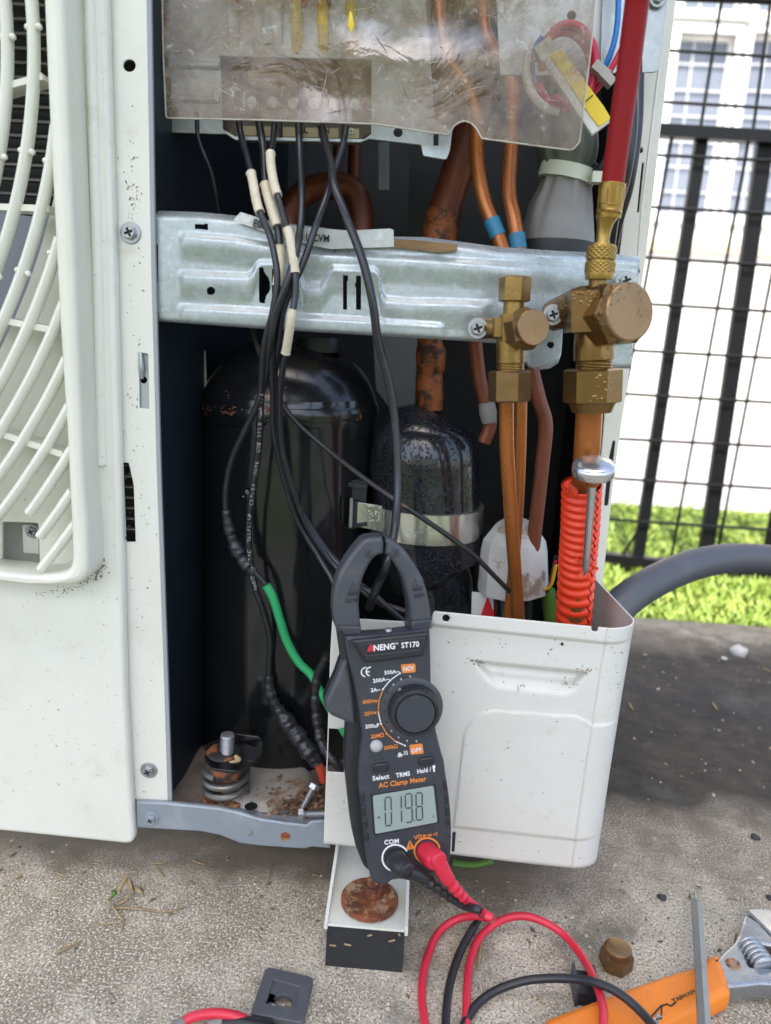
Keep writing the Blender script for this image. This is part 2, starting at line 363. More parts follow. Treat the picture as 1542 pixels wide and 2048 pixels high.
m_hedge = M('hedge_leaves', (.055, .095, .022), .6, layers=[((.10, .15, .035), 9, .45, .6, .8), ((.02, .04, .01), 22, .5, .65, .8)])
m_shade_slab = M('shade_slab_surface', (.55, .54, .52), .8)  # for the unseen slab added to block the sun

def concrete():
    mt = bpy.data.materials.new('weathered_concrete'); mt.use_nodes = True; nt = mt.node_tree; L = nt.links
    bs = nt.nodes['Principled BSDF']; g = nt.nodes.new('ShaderNodeNewGeometry'); vec = g.outputs['Position']
    def mix(col, c, fac):
        mx = nt.nodes.new('ShaderNodeMix'); mx.data_type = 'RGBA'; L.new(fac, mx.inputs['Factor'])
        if col is None: mx.inputs['A'].default_value = (.285, .235, .165, 1)
        else: L.new(col, mx.inputs['A'])
        mx.inputs['B'].default_value = (*c, 1); return mx.outputs['Result']
    c = mix(None, (.58, .51, .39), _ramp(nt, _noise(nt, 8, 6, .7, vec), .44, .58, 0, .9))
    c = mix(c, (.11, .10, .085), _ramp(nt, _noise(nt, 540, 3, .7, vec), .50, .60, 0, .78))
    c = mix(c, (.80, .745, .625), _ramp(nt, _noise(nt, 700, 3, .7, vec), .525, .61, 0, .88))
    c = mix(c, (.16, .145, .105), _ramp(nt, _noise(nt, 11, 7, .74, vec), .53, .66, 0, .8))
    # dark band with a noisy edge across the slab beyond the unit
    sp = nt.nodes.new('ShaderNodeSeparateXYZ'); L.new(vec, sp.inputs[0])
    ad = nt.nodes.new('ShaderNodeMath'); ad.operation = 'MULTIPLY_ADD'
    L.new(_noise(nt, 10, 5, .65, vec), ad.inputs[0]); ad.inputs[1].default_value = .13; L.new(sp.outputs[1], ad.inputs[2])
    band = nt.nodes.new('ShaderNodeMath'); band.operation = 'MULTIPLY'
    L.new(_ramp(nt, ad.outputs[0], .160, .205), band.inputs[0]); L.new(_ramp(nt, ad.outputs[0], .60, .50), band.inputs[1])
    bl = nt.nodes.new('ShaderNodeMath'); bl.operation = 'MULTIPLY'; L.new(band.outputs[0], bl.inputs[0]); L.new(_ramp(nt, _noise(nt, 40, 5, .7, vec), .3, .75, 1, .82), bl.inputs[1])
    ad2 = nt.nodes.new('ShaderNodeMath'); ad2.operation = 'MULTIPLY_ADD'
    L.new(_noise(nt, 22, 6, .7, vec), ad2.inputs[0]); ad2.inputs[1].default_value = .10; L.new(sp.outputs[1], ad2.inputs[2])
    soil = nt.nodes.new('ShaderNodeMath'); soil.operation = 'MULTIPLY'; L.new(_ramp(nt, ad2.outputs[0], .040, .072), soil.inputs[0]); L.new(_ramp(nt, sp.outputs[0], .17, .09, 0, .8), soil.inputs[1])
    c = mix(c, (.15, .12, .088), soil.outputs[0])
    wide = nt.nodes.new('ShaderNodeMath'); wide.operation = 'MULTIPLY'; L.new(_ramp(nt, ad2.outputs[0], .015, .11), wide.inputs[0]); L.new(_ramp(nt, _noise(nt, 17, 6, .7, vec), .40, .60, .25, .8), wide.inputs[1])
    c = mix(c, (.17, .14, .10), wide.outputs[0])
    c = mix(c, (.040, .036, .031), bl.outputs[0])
    c = mix(c, (.15, .13, .105), _ramp(nt, _noise(nt, 60, 5, .7, vec), .62, .70, 0, .6))
    c = mix(c, (.10, .10, .085), _ramp(nt, _noise(nt, 5, 6, .72, vec), .56, .68, 0, .6))
    L.new(c, bs.inputs['Base Color']); bs.inputs['Roughness'].default_value = .85; bs.inputs['Specular IOR Level'].default_value = .25
    bp = nt.nodes.new('ShaderNodeBump'); bp.inputs['Strength'].default_value = .6; bp.inputs['Distance'].default_value = .0008
    L.new(_noise(nt, 420, 4, .7, vec), bp.inputs['Height']); L.new(bp.outputs[0], bs.inputs['Normal'])
    return mt
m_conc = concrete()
def sheet_mat():
    mt = bpy.data.materials.new('scuffed_clear_plastic'); mt.use_nodes = True; nt = mt.node_tree; L = nt.links; nt.nodes.clear()
    out = nt.nodes.new('ShaderNodeOutputMaterial'); g = nt.nodes.new('ShaderNodeNewGeometry'); vec = g.outputs['Position']
    tr = nt.nodes.new('ShaderNodeBsdfTransparent'); tr.inputs[0].default_value = (.88, .86, .80, 1)
    df = nt.nodes.new('ShaderNodeBsdfDiffuse'); gl = nt.nodes.new('ShaderNodeBsdfGlossy'); gl.inputs['Roughness'].default_value = .14
    mc = nt.nodes.new('ShaderNodeMix'); mc.data_type = 'RGBA'; L.new(_ramp(nt, _noise(nt, 38, 7, .75, vec), .40, .60), mc.inputs['Factor'])
    mc.inputs['A'].default_value = (.155, .105, .055, 1); mc.inputs['B'].default_value = (.25, .20, .135, 1)
    m2 = nt.nodes.new('ShaderNodeMix'); m2.data_type = 'RGBA'; L.new(_ramp(nt, _noise(nt, 150, 6, .75, vec, 1.5), .57, .68, 0, .75), m2.inputs['Factor'])
    L.new(mc.outputs['Result'], m2.inputs['A']); m2.inputs['B'].default_value = (.62, .63, .60, 1)
    L.new(m2.outputs['Result'], df.inputs[0])
    ms = nt.nodes.new('ShaderNodeMixShader')
    L.new(_ramp(nt, _noise(nt, 36, 8, .78, vec, .5), .36, .62, .16, .82), ms.inputs[0]); L.new(tr.outputs[0], ms.inputs[1]); L.new(df.outputs[0], ms.inputs[2])
    m3 = nt.nodes.new('ShaderNodeMixShader'); L.new(_ramp(nt, _noise(nt, 11, 5, .6, vec, .8), .50, .64, .03, .17), m3.inputs[0])
    L.new(ms.outputs[0], m3.inputs[1]); L.new(gl.outputs[0], m3.inputs[2])
    bp = nt.nodes.new('ShaderNodeBump'); bp.inputs['Strength'].default_value = .55; bp.inputs['Distance'].default_value = .004
    L.new(_noise(nt, 24, 4, .5, vec, .8), bp.inputs['Height']); L.new(bp.outputs[0], gl.inputs['Normal'])
    L.new(m3.outputs[0], out.inputs[0]); return mt
m_sheet = sheet_mat()

# ================================================================== SETTING
EDGE = .565
def flat(name, x0, y0, x1, y1, z, mat):
    o = mk(name, [(x0, y0, z), (x1, y0, z), (x1, y1, z), (x0, y1, z)], [[0, 1, 2, 3]], mat); o['kind'] = 'structure'; return o
flat('ground', -60, -60, 60, 60, -.12, m_far)
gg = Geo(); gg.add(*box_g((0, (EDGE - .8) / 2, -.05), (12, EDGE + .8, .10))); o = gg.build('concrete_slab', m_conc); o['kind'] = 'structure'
flat('lawn_soil', -6, EDGE + .002, 6, 1.45, -.03, m_soil)
flat('driveway', -12, 1.452, 12, 5.98, -.015, m_drive)
flat('garden_lawn', -14, -16, 14, -.802, -.02, M('mown_lawn', (.055, .085, .022), .9, layers=[((.08, .11, .03), 20, .45, .65, .8)]))
# unseen slab added overhead to keep the sun off the unit
gg = Geo(); gg.add(*box_g((0, -1.75, 2.45), (4.4, 1.35, .06))); o = gg.build('shade_slab', m_shade_slab); o['kind'] = 'structure'
# hedge across the garden behind the camera
def hedge(x0, x1, y, h):
    v, f = [], []
    for i in range(9000):
        a = V((random.uniform(x0, x1), y + random.uniform(-.35, .35), random.uniform(0, h) - .04)); s = random.uniform(.03, .07)
        d = V((random.gauss(0, 1), random.gauss(0, 1), random.gauss(0, 1))).normalized(); e = d.orthogonal().normalized(); c = d.cross(e)
        n = len(v); v += [a - e * s, a - c * s * .5, a + e * s, a + c * s * .5]; f.append([n, n + 1, n + 2, n + 3])
    o = mk('hedge', v, f, m_hedge); tag(o, 'clipped green hedge across the garden behind the photographer', 'hedge'); return o
hedge(-3.2, 3.2, -6.2, 1.7)

# lawn beyond the slab: broad blades
def lawn():
    n = 42000
    mats = [M('grass_blade', (.26, .37, .055), .5, layers=[((.48, .45, .16), 60, .58, .68, .7), ((.40, .47, .10), 14, .45, .62, .8), ((.10, .20, .025), 40, .5, .65, .8)])]
    v, f = [], []
    for i in range(n):
        x = random.uniform(.15, 1.45); y = EDGE + .006 + (random.random() ** 1.2) * (1.42 - EDGE)
        a = random.uniform(0, 6.283); h = random.uniform(.012, .034); wd = random.uniform(.0015, .0032); ln = random.uniform(.0, .035)
        dx, dy = math.cos(a), math.sin(a); px, py = -dy * wd, dx * wd; z = -.03
        k = len(v)
        v += [(x - px, y - py, z), (x + px, y + py, z), (x + dx * ln * .5 + px, y + dy * ln * .5 + py, z + h * .75), (x + dx * ln * .5 - px, y + dy * ln * .5 - py, z + h * .75), (x + dx * ln, y + dy * ln, z + h)]
        f += [[k, k + 1, k + 2, k + 3], [k + 3, k + 2, k + 4]]
    me = bpy.data.meshes.new('grass'); me.from_pydata(v, [], f); me.materials.append(mats[0])
    o = bpy.data.objects.new('grass', me); COL.objects.link(o)
    tag(o, 'bright sunlit grass between the concrete slab and the paving', 'grass', kind='stuff')
lawn()

# ---- neighbour house
HY = 6.0
hp = YP(HY)
house = thing('white_house', (P(1400, 770, HY).x, HY, -.02), 'white house with pale blue gridded windows beyond the black fence', 'house')
def xz(px, py): q = P(px, py, HY); return q.x, q.z
xa0, za0 = xz(1352, 70); xa1, za1 = xz(1408, 424); xb1 = xz(1455, 72)[0]
WINS = [(xz(1336, 240)[0], xz(1446, 250)[0], xz(1400, 432)[1], xz(1400, 68)[1]),
        (xz(1478, 250)[0], xz(1478, 250)[0] + .42, xz(1500, 436)[1], xz(1500, 66)[1]),
        (xz(1336, 240)[0], xz(1446, 250)[0], xz(1400, 22)[1], xz(1400, 22)[1] + .5),
        (xz(1478, 250)[0], xz(1478, 250)[0] + .42, xz(1500, 26)[1], xz(1500, 26)[1] + .5)]
def xzplate(name, x0, x1, z0, z1, holes, y, th, mat, parent):
    v, f = curve_mesh([[(x0, z0), (x1, z0), (x1, z1), (x0, z1)]] + [[(a, c), (b, c), (b, d), (a, d)] for a, b, c, d in holes], th / 2, .0)
    return mk(name, [V((q.x, y + th / 2 + q.z, q.y)) for q in v], f, mat, parent)
xzplate('wall', -5, 9, -.05, 6.0, WINS, HY, .18, m_hwall, house)
for a, b, c, d in WINS:
    t = .022
    tr = xzplate('window_surround', a - .07, b + .07, c - .06, d + .07, [(a, b, c, d)], HY - .035, .06, m_hframe, house)
    fr = xzplate('window', a, b, c, d, [(a + t, b - t, c + t, d - t)], HY + .05, .06, m_hframe, house)
    OFF[fr.name] = OFF[house.name]
    mk('pane', [(a + t, HY + .085, c + t), (b - t, HY + .085, c + t), (b - t, HY + .085, d - t), (a + t, HY + .085, d - t)], [[0, 1, 2, 3]], m_glass, fr)
    nx, nz = 3, max(2, round((d - c) / .19))
    for i in range(1, nx): Geo().add(*beam_g((a + (b - a) * i / nx, HY + .066, c + t), (a + (b - a) * i / nx, HY + .066, d - t), .007, .014, (0, 1, 0))).build('glazing_bar', m_hframe, fr)
    for j in range(1, nz): Geo().add(*beam_g((a + t, HY + .068, c + (d - c) * j / nz), (b - t, HY + .068, c + (d - c) * j / nz), .007, .012, (0, 1, 0))).build('glazing_bar', m_hframe, fr)
zb = xz(1400, 36)[1]
g = Geo(); g.add(*box_g((2, HY - .03, zb), (14, .06, .045))); g.build('ledge', m_hwall, house)
g = Geo(); zc = xz(1400, 497)[1]; g.add(*box_g((2, HY - .02, zc), (14, .04, .07))); g.build('band', m_hcream, house)

# ---- black fence
FY = .84
fp = YP(FY)
fence = thing('black_fence', P(1268, 1165, FY), 'black painted metal fence of flat bars and thin welded mesh beyond the unit', 'fence')
def wire(a, b, wpx, dy=0.0, name='mesh_wire', mat=None):
    A, B = P(*a, FY + dy), P(*b, FY + dy); d = B - A
    return Geo().add(*tube_g([A, A + d * .5 + V((0, .0008, 0)), B], S(wpx, A) / 2, 8)).build(name, mat or m_fence, fence)
HW = [((1342, 101), (1542, 113)), ((1331, 204), (1541, 216)), ((1317, 310), (1521, 320)), ((1305, 414), (1542, 427)), ((1292, 515), (1542, 531)), ((1295, 608), (1542, 623)),
      ((1268, 701), (1542, 716)), ((1255, 788), (1542, 805)), ((1243, 878), (1542, 893)), ((1231, 957), (1542, 977)), ((1222, 1039), (1540, 1060)), ((1350, -5), (1542, 2))]
for (x0, y0), (x1, y1) in HW:
    s = (y1 - y0) / (x1 - x0); wire((1050, y0 + s * (1050 - x0)), (2700, y0 + s * (2700 - x0)), 6.5 if y0 > 0 else 14, -.004)
for a, b in [((1447, -20), (1400, 262)), ((1545, -20), (1506, 262)), ((1499, 272), (1342, 1118)), ((1596, 280), (1428, 1140)), ((1695, 290), (1518, 1150)), ((1345, 270), (1230, 900))]:
    wire(a, b, 7, .006)
for k in range(1, 10): wire((1695 + 98 * k, 296 + 6 * k), (1518 + 92 * k, 1150 + 10 * k), 8, .006); wire((1545 + 104 * k, -14 + 6 * k), (1506 + 102 * k, 266 + 6 * k), 8, .006)
wire((1276, 1062), (1243, 1114), 6, .01)
def bar(a, b, wpx, th, name, mat=m_fence, dy=0):
    A, B = P(*a, FY + dy), P(*b, FY + dy); return Geo().add(*beam_g(A, B, S(wpx, A), th, (0, 1, 0))).build(name, mat, fence)
bar((1403, 275), (1272, 1140), 24, .012, 'flat_bar', dy=.012)
bar((1532, 270), (1405, 1145), 31, .012, 'flat_bar', dy=.012)
for k in range(1, 8): bar((1532 + 129 * k, 272 + 7 * k), (1405 + 133 * k, 1148 + 14 * k), 31, .012, 'flat_bar', dy=.012)
bar((1050, 246), (2700, 344), 23, .02, 'rail', dy=.0)
bar((1050, 1095), (2700, 1284), 17, .02, 'rail', dy=.0)
bar((1236, 1131), (1330, 1141), 26, .02, 'foot_plate', m_fencer, dy=.01)
bar((1285, 1140), (1281, 1190), 14, .014, 'post', m_fence, dy=.02)

# ================================================================== OUTDOOR UNIT
unit = thing('outdoor_unit', (-.05, .1, .03), 'white air conditioner outdoor unit with its side opened to show the compressor', 'air conditioner')
Y0 = YP(0)
def lat(y, tab): return il(y, tab)
# fan side sheet
pSh = YP(-.008)
edge = [(194, -520), (212, 0), (228, 520), (240, 960), (250, 1380), (262, 1590), (270, 1680)]
plate('front_panel', pSh, fillet([(130, -520)] + edge[:-1] + [(270, 1691, 22), (0, 1663), (-420, 1622), (-420, 1128), (0, 1150), (100, 1154, 20), (152, 1110, 20), (148, 900), (140, 400)], 3), (), .008, .0025, m_white, unit)
# long raised bead and step beside the bezel
for xs, yb in (([(176, -150), (181, 0), (196, 520), (204, 900), (205, 914)], 24), ([(199, -150), (205, 0), (219, 520), (229, 920), (236, 1200)], 9)):
    tube('bead', [pSh.at(x, y, -.001) for x, y in xs], [S(yb / 2, P(180, 500, 0))] * 3, m_white, unit, 12, 8)
plate('slot', YP(-.0075), [(146, 60), (152, 62), (176, 905), (180, 917), (172, 915), (160, 520)], (), .0006, 0, m_wood, unit)
# bezel round the grille
pB = YP(-.030)
bez_o = [(-560, -520), (104, -520), (125, 0), (148, 520), (165, 960), (174, 1070, 30), (176, 1168, 95), (95, 1174), (0, 1166), (-560, 1114)]
bez_i = [(-400, -140), (76, -140), (84, 0), (91, 165), (109, 520), (116, 650), (130, 860), (140, 1060), (143, 1150, 45), (60, 1153), (0, 1146), (-400, 1110)]
plate('grille_bezel', pB, fillet(bez_o, 0, 9), [fillet(bez_i, 0, 8)], .028, .004, m_grille, unit)
# shroud plate behind the grille bars, fan and coil behind
cx, cy = -1180, 110
shroud = plate('fan_shroud', YP(-.004), [(-420, -150), (150, -150), (185, 1170), (-420, 1140)], [[(cx + 1318 * math.cos(t), cy + 1318 * math.sin(t)) for t in np.linspace(-.17, .72, 60)] + [(-400, 930), (-400, -120)],
      fillet([(4, 1044), (76, 1046), (80, 1150), (4, 1150)], 3)], .0025, .0006, m_grille, unit)
g = Geo(); g.add(*plate_g(YP(.02), [(-60, 1020), (120, 1020), (120, 1170), (-60, 1170)], (), .001, 0)); g.build('pocket', m_grille, unit)
plate('pocket_tab', YP(.006), [(44, 1049), (76, 1050), (78, 1108), (46, 1106)], (), .002, .0004, m_grille, unit)
plate('fan_blade', YP(.035), [(-400, 380), (-60, 415), (60, 432), (112, 425), (150, 440), (160, 700), (-400, 900)], (), .004, .001, m_blade, unit)
coil = plate('coil', YP(.10), [(-420, -160), (260, -160), (260, 1240), (-420, 1240)], (), .02, 0, M('coil_core', (.022, .021, .018), .6), unit)
g = Geo()
for k in range(46):
    y = -130 + k * 29; a, b = P(-420, y - 25, .088), P(270, y + 8, .088); g.add(*beam_g(a, b, .0016, .006, (0, 1, 0)))
g.build('coil_fin', m_fin, unit)
# grille rings and ribs
rings = Geo()
ringo = []
for R in (1145, 1195, 1248, 1300, 1351, 1400, 1448, 1495, 1541, 1586, 1628):
    pts = []
    for t in np.linspace(-.22, .95, 150):
        x, y = cx + R * math.cos(t), cy + R * math.sin(t)
        xm = il(y, [(-150, 82), (165, 95), (520, 112), (860, 133), (1060, 143), (1150, 130)])
        if x < xm + 13 and y > -140 and y < 1152 and x > -330:
            if y > 1030 and x < 78 and R > 1500: continue
            pts.append(pB.at(x, y, -.006))
    if len(pts) > 3:
        Geo().add(*tube_g(pts, S(11.0, P(60, 500, -.03)), 12, True, 1.35, V((1, 0, 0)))).build('grille_bar', m_grille, unit)
for pts in ([(-90, 232), (0, 187), (96, 160)], [(-90, 410), (0, 417), (108, 421)], [(-90, 618), (10, 640), (114, 660)], [(-90, 828), (0, 861), (134, 906)]):
    A = [pB.at(x, y, -.012) for x, y in pts]
    g = Geo()
    for a, b in zip(A, A[1:]): g.add(*beam_g(a, b, S(12, a), .012, (0, 1, 0)))
    g.build('grille_rib', m_grille, unit)
for R, ts in ((1248, (-.045, .155, .36)), (1195, (-.03, .17)), (1300, (.165, .34, .5)), (1351, (.3,)),):
    for t in ts:
        for s in (-11, 11):
            p = pB.at(cx + (R + s) * math.cos(t), cy + (R + s) * math.sin(t), -.004); g = Geo(); g.add(*lathe_g([(-.0016, .0005), (-.001, .0014), (0, .0017), (.001, .0014), (.0016, .0005)], p, (0, -1, 0), 8)); g.build('grille_nub', m_grille, unit)

def screw(name, pl, x, y, R, parent, mat=m_steel, washer=True, off=0.0, axis=None):
    """pan head screw with a cross recess; R in px of the washer"""
    n = V(axis).normalized() if axis else pl.n
    c = pl.at(x, y, off); r = S(R, c)
    q = Plane(c, n, V((0, 0, 1)) if abs(n.z) < .9 else V((0, 1, 0)))
    g = Geo()
    if washer: g.add(*lathe_g([(0, r), (r * .12, r), (r * .2, r * .93), (r * .2, r * .6)], c, n, 28))
    hr = r * .68 if washer else r
    g.add(*lathe_g([(r * .1, hr), (r * .42, hr), (r * .5, hr * .9), (r * .5, hr * .2)], c, n, 6 if washer else 20, .3))
    a, b = hr * .62, hr * .17
    cross = [(b, b), (a, b), (a, -b), (b, -b), (b, -a), (-b, -a), (-b, -b), (-a, -b), (-a, b), (-b, b), (-b, a), (b, a)]
    cross = [(u * .92 - w_ * .38, u * .38 + w_ * .92) for u, w_ in cross]
    v, f = curve_mesh([[(hr * .78 * math.cos(t), hr * .78 * math.sin(t)) for t in np.linspace(0, 6.283, 25)[:-1]], cross], r * .12, r * .03)
    g.add([q.world(p.x, p.y, p.z + r * .56) for p in v], f)
    nf = len(g.f); g.add(*lathe_g([(r * .3, hr * .7), (r * .505, hr * .68)], c, n, 16)); o = g.build(name, mat, parent)
    o.data.materials.append(m_black)  # black recess floor paints the shade inside the cross
    for p in o.data.polygons:
        if p.index >= nf: p.material_index = 1
    return o
# corner post with its openings
pP = YP(0)
post_o = [(203, -520), (282, -520), (293, 0), (302, 520), (314, 960), (329, 1380), (336, 1601), (277, 1603), (262, 1590), (240, 960)]
plate('corner_post', pP, post_o, [circ(258.5, 131, 12.5), fillet([(277, 705), (296, 708), (298, 818), (279, 816)], 2), fillet([(246, 925), (257, 926), (267, 970), (271, 1084), (252, 1084)], 1.5)], .0012, .0004, m_white, unit)
g = Geo(); ee = [(293, 0), (302, 520), (314, 960), (329, 1380), (336.5, 1603)]; ee = [(282, -520)] + ee
v = [P(x, y, .0) for x, y in ee] + [P(x, y, 0) + V((.0022, 0, 0)) for x, y in ee] ; v = [q + V((0, .0004, 0)) for q in v]
v2 = [q + V((0, .0022, 0)) for q in v]; n = len(ee)
f = [[i, i + 1, n + i + 1, n + i] for i in range(n - 1)] + [[n + i, n + i + 1, 2 * n + n + i + 1, 2 * n + n + i] for i in range(n - 1)]
mk('post_return', v + v2, f, M('post_edge_paint', (.30, .32, .34), .45), unit)
screw('screw', pP, 262, 466, 21, unit, m_steel)
screw('screw', pP, 298, 1540, 17, unit, m_steel)
screw('screw', YP(.006), 66, 1062, 15, unit, m_steel)
plate('latch_plate', YP(.002), [(279, 700), (288, 704), (299, 712), (300, 820), (276, 820)], [circ(287, 760, 7)], .001, .0002, m_galvd, unit)
tube('latch_tongue', [YP(.0).at(281, 704), YP(-.001).at(282, 735), YP(.002).at(284, 756)], [.001, .0016, .0012], m_galvd, unit, 8, 4)
g = Geo()
for k in range(6): g.add(*beam_g(P(248, 952 + k * 21, .004), P(274, 953 + k * 21, .004), .0006, .004, (0, 1, 0)))
g.build('coil_fin', m_fin, unit)

plate('shade_backing', YP(.012), [(230, 100), (292, 100), (292, 165), (230, 165)], (), .001, 0, m_dark, unit)  # dark plates put behind the openings so they read as shade
plate('shade_backing', YP(.012), [(236, 660), (312, 660), (322, 1110), (244, 1110)], (), .001, 0, m_dark, unit)
def flecks(name, pl, spots, mat, parent, off=.0003):
    v, f = [], []
    for x, y, sx, sy, cnt, rot in spots:
        for _ in range(cnt):
            a, b = random.gauss(0, 1) * sx, random.gauss(0, 1) * sy; X, Y = x + a * math.cos(rot) - b * math.sin(rot), y + a * math.sin(rot) + b * math.cos(rot)
            c = pl.at(X, Y, off); s = random.uniform(.00012, .00042); t = random.uniform(0, 6.28); e = random.choice((1, 1.5, 3)); n = len(v)
            p, q = (pl.ex * math.cos(t) + pl.ey * math.sin(t)) * s * e, (pl.ey * math.cos(t) - pl.ex * math.sin(t)) * s
            v += [c - p, c - q, c + p, c + q, c + pl.n * s * .6]; f += [[n, n + 1, n + 4], [n + 1, n + 2, n + 4], [n + 2, n + 3, n + 4], [n + 3, n, n + 4]]
    o = mk(name, v, f, mat, parent); o['kind'] = 'stuff'; return o
m_fleck = M('dirt_fleck', (.13, .10, .065), .9, layers=[((.30, .25, .15), 300, .5, .55, .8)])
flecks('dirt', pSh, [(165, 1165, 26, 4, 60, -.5), (200, 1140, 14, 5, 50, -1.0), (120, 1180, 30, 5, 25, -.1), (60, 1500, 60, 120, 26, 0), (200, 1350, 40, 120, 22, 0)], m_fleck, unit)
flecks('dirt', pP, [(268, 410, 8, 28, 34, 0), (262, 330, 8, 40, 20, 0), (252, 1010, 4, 50, 14, 0), (275, 900, 14, 120, 26, 0), (290, 1300, 14, 150, 30, 0), (268, 560, 14, 80, 16, 0)], m_fleck, unit)
flecks('dirt', YP(-.0055), [(110, 1140, 26, 3, 50, -.05), (20, 1140, 22, 4, 40, -.2), (10, 1000, 60, 60, 14, 0)], m_fleck, unit)
# enclosure
def quad(name, pts, mat, th=None):
    return mk(name, pts, [list(range(len(pts)))], mat, unit)
xl, xr = P(318, 1000, 0).x, P(1235, 500, .16).x
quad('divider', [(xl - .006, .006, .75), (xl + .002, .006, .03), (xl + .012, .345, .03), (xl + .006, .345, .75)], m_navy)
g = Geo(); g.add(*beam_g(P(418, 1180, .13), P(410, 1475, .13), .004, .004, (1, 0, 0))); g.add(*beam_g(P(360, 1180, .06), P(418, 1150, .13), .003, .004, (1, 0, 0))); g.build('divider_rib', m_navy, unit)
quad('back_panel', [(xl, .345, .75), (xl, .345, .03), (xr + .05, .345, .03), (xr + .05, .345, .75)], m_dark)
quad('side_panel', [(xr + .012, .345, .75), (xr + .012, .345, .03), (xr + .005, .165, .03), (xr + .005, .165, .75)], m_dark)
g = Geo(); g.add(*box_g((-.25, .17, .76), (.80, .36, .02))); g.build('top_panel', m_white, unit)
# pan: floor, lip
zf = P(420, 1618, 0).z - .001
FLX = lambda x, y, z=zf: G(x, y, z)
floorv = heightfield_g(54, 50, lambda i, j: V((-.160 + i * .0051, .0015 + j * .007, zf + .0012 * math.sin(i * .7) * math.sin(j * .9))))
g = Geo(); g.add(*floorv); g.build('pan_floor', m_floor, unit)
lip_t = [(272, 1604), (330, 1606), (400, 1613), (440, 1617), (480, 1626), (520, 1638), (575, 1646), (612, 1650), (622, 1642), (660, 1640)]
lip_b = [(272, 1656), (330, 1660), (400, 1664), (440, 1672), (480, 1688), (520, 1693), (575, 1697), (612, 1699), (622, 1695), (660, 1698)]
g = Geo(); g.add(*plate_g(YP(-.004), lip_t + lip_b[::-1], (), .004, .0014)); 
v = []
TT = [P(x, y, -.003) for x, y in lip_t]; v = TT + [V((p.x, .006, zf + .0005)) for p in TT]; n = len(TT)
g.add(v, [[i, i + 1, n + i + 1, n + i] for i in range(n - 1)]); g.build('pan_lip', m_pan, unit)
g = Geo(); g.add(*box_g((-.04, .17, zf - .010), (.25, .325, .008))); g.build('base_pan', m_pan, unit)
screw('screw', YP(-.004), 303, 1637, 15, unit, m_pan)
lathe('hole_rim', [(0, .0032), (.0006, .0030), (.0003, .0012)], YP(-.004).at(571, 1673), (0, -1, 0), m_rust, unit, 16)
lathe('dimple', [(0, .002), (.0004, .0019), (.0006, .0012)], YP(-.004).at(500, 1666), (0, -1, 0), m_steel, unit, 14)
# raised mounting boss in the pan floor with a drain hole
bo = FLX(505, 1622, zf)
g = Geo(); g.add(*lathe_g([(0, .034), (.0035, .031), (.0045, .028), (.0045, .001)], (bo.x, max(.036, bo.y), zf), (0, 0, 1), 40)); g.build('pan_boss', M('dusty_boss', (.33, .31, .27), .7, layers=[((.17, .13, .10), 50, .5, .65, .7)], bump=.3), unit)
hc = FLX(502, 1613, zf + .0046); lathe('drain_hole', [(0, .0042), (.0002, .0042)], hc, (0, 0, 1), m_dark, unit, 20)
quad('pan_corner', [P(345, 1540, .05), P(365, 1470, .09), P(400, 1448, .12), P(420, 1490, .12), P(400, 1560, .07)], m_floor)

# ---- compressor
CB = FLX(560, 1548, zf); CY = CB.y + .062
comp = column('compressor', [(560, 1540, 128), (561, 1525, 140), (562, 1500, 146), (563, 1480, 160), (570, 1200, 168), (577, 940, 171), (580, 842, 172), (580, 836, 175), (580, 812, 176), (580, 804, 173), (580, 790, 172)], CY, m_comp, unit, 64)
OFF[comp.name] = OFF[unit.name]
column('lid', [(580, 792, 172), (580, 782, 168), (580, 760, 160), (580, 735, 146), (581, 712, 124), (582, 695, 92), (583, 684, 45), (583, 682, 5)], CY, m_compr, comp, 64)
column('weld_seam', [(580, 826, 176), (580, 820, 177.6), (580, 808, 177.6), (580, 802, 175)], CY, m_compr, comp, 64)
v, f = [], []
_sc = P(580, 812, CY); _sr = S(178, _sc)
for _ in range(46):
    X = random.choice((random.gauss(470, 22), random.gauss(500, 14), random.gauss(560, 10))); Yp = random.gauss(806 if X < 530 else 800, 5.5)
    a_ = math.asin(max(-.97, min(.97, (X - 580) / 179.0))); rr_ = _sr + .0003; zc = P(580, Yp + 5, CY).z
    c_ = V((_sc.x + rr_ * math.sin(a_), CY - rr_ * math.cos(a_), zc)); tx = V((math.cos(a_), math.sin(a_), 0)); s_w, s_h = random.uniform(.0006, .0024), random.uniform(.0003, .0008); n = len(v)
    v += [c_ - tx * s_w, c_ + V((0, 0, s_h)), c_ + tx * s_w * .8, c_ - V((0, 0, s_h * 1.3))]; f.append([n, n + 1, n + 2, n + 3])
o = mk('rust_scab', v, f, M('brick_rust', (.17, .06, .035), .8, layers=[((.12, .04, .025), 300, .45, .6, .7)]), comp); o['kind'] = 'stuff'
column('terminal_cap', [(640, 676, 45), (640, 690, 47), (640, 705, 44)], CY - .01, m_meterk, comp, 24)
q = P(492, 1005, CY - .062)
for px, py in ((492, 990), (518, 1300)): lathe('weld_spot', [(0, .0045), (.001, .004), (.0018, .002), (.0012, .0012)], P(px, py, CY - .0655 + .004), (-.3, -1, 0), m_compr, comp, 16)
g = Geo(); g.add(*plate_g(YP(CY - .02), [(398, 725), (410, 700), (414, 780), (402, 770)], (), .002, .0003)); g.build('clip', m_galvd, comp)

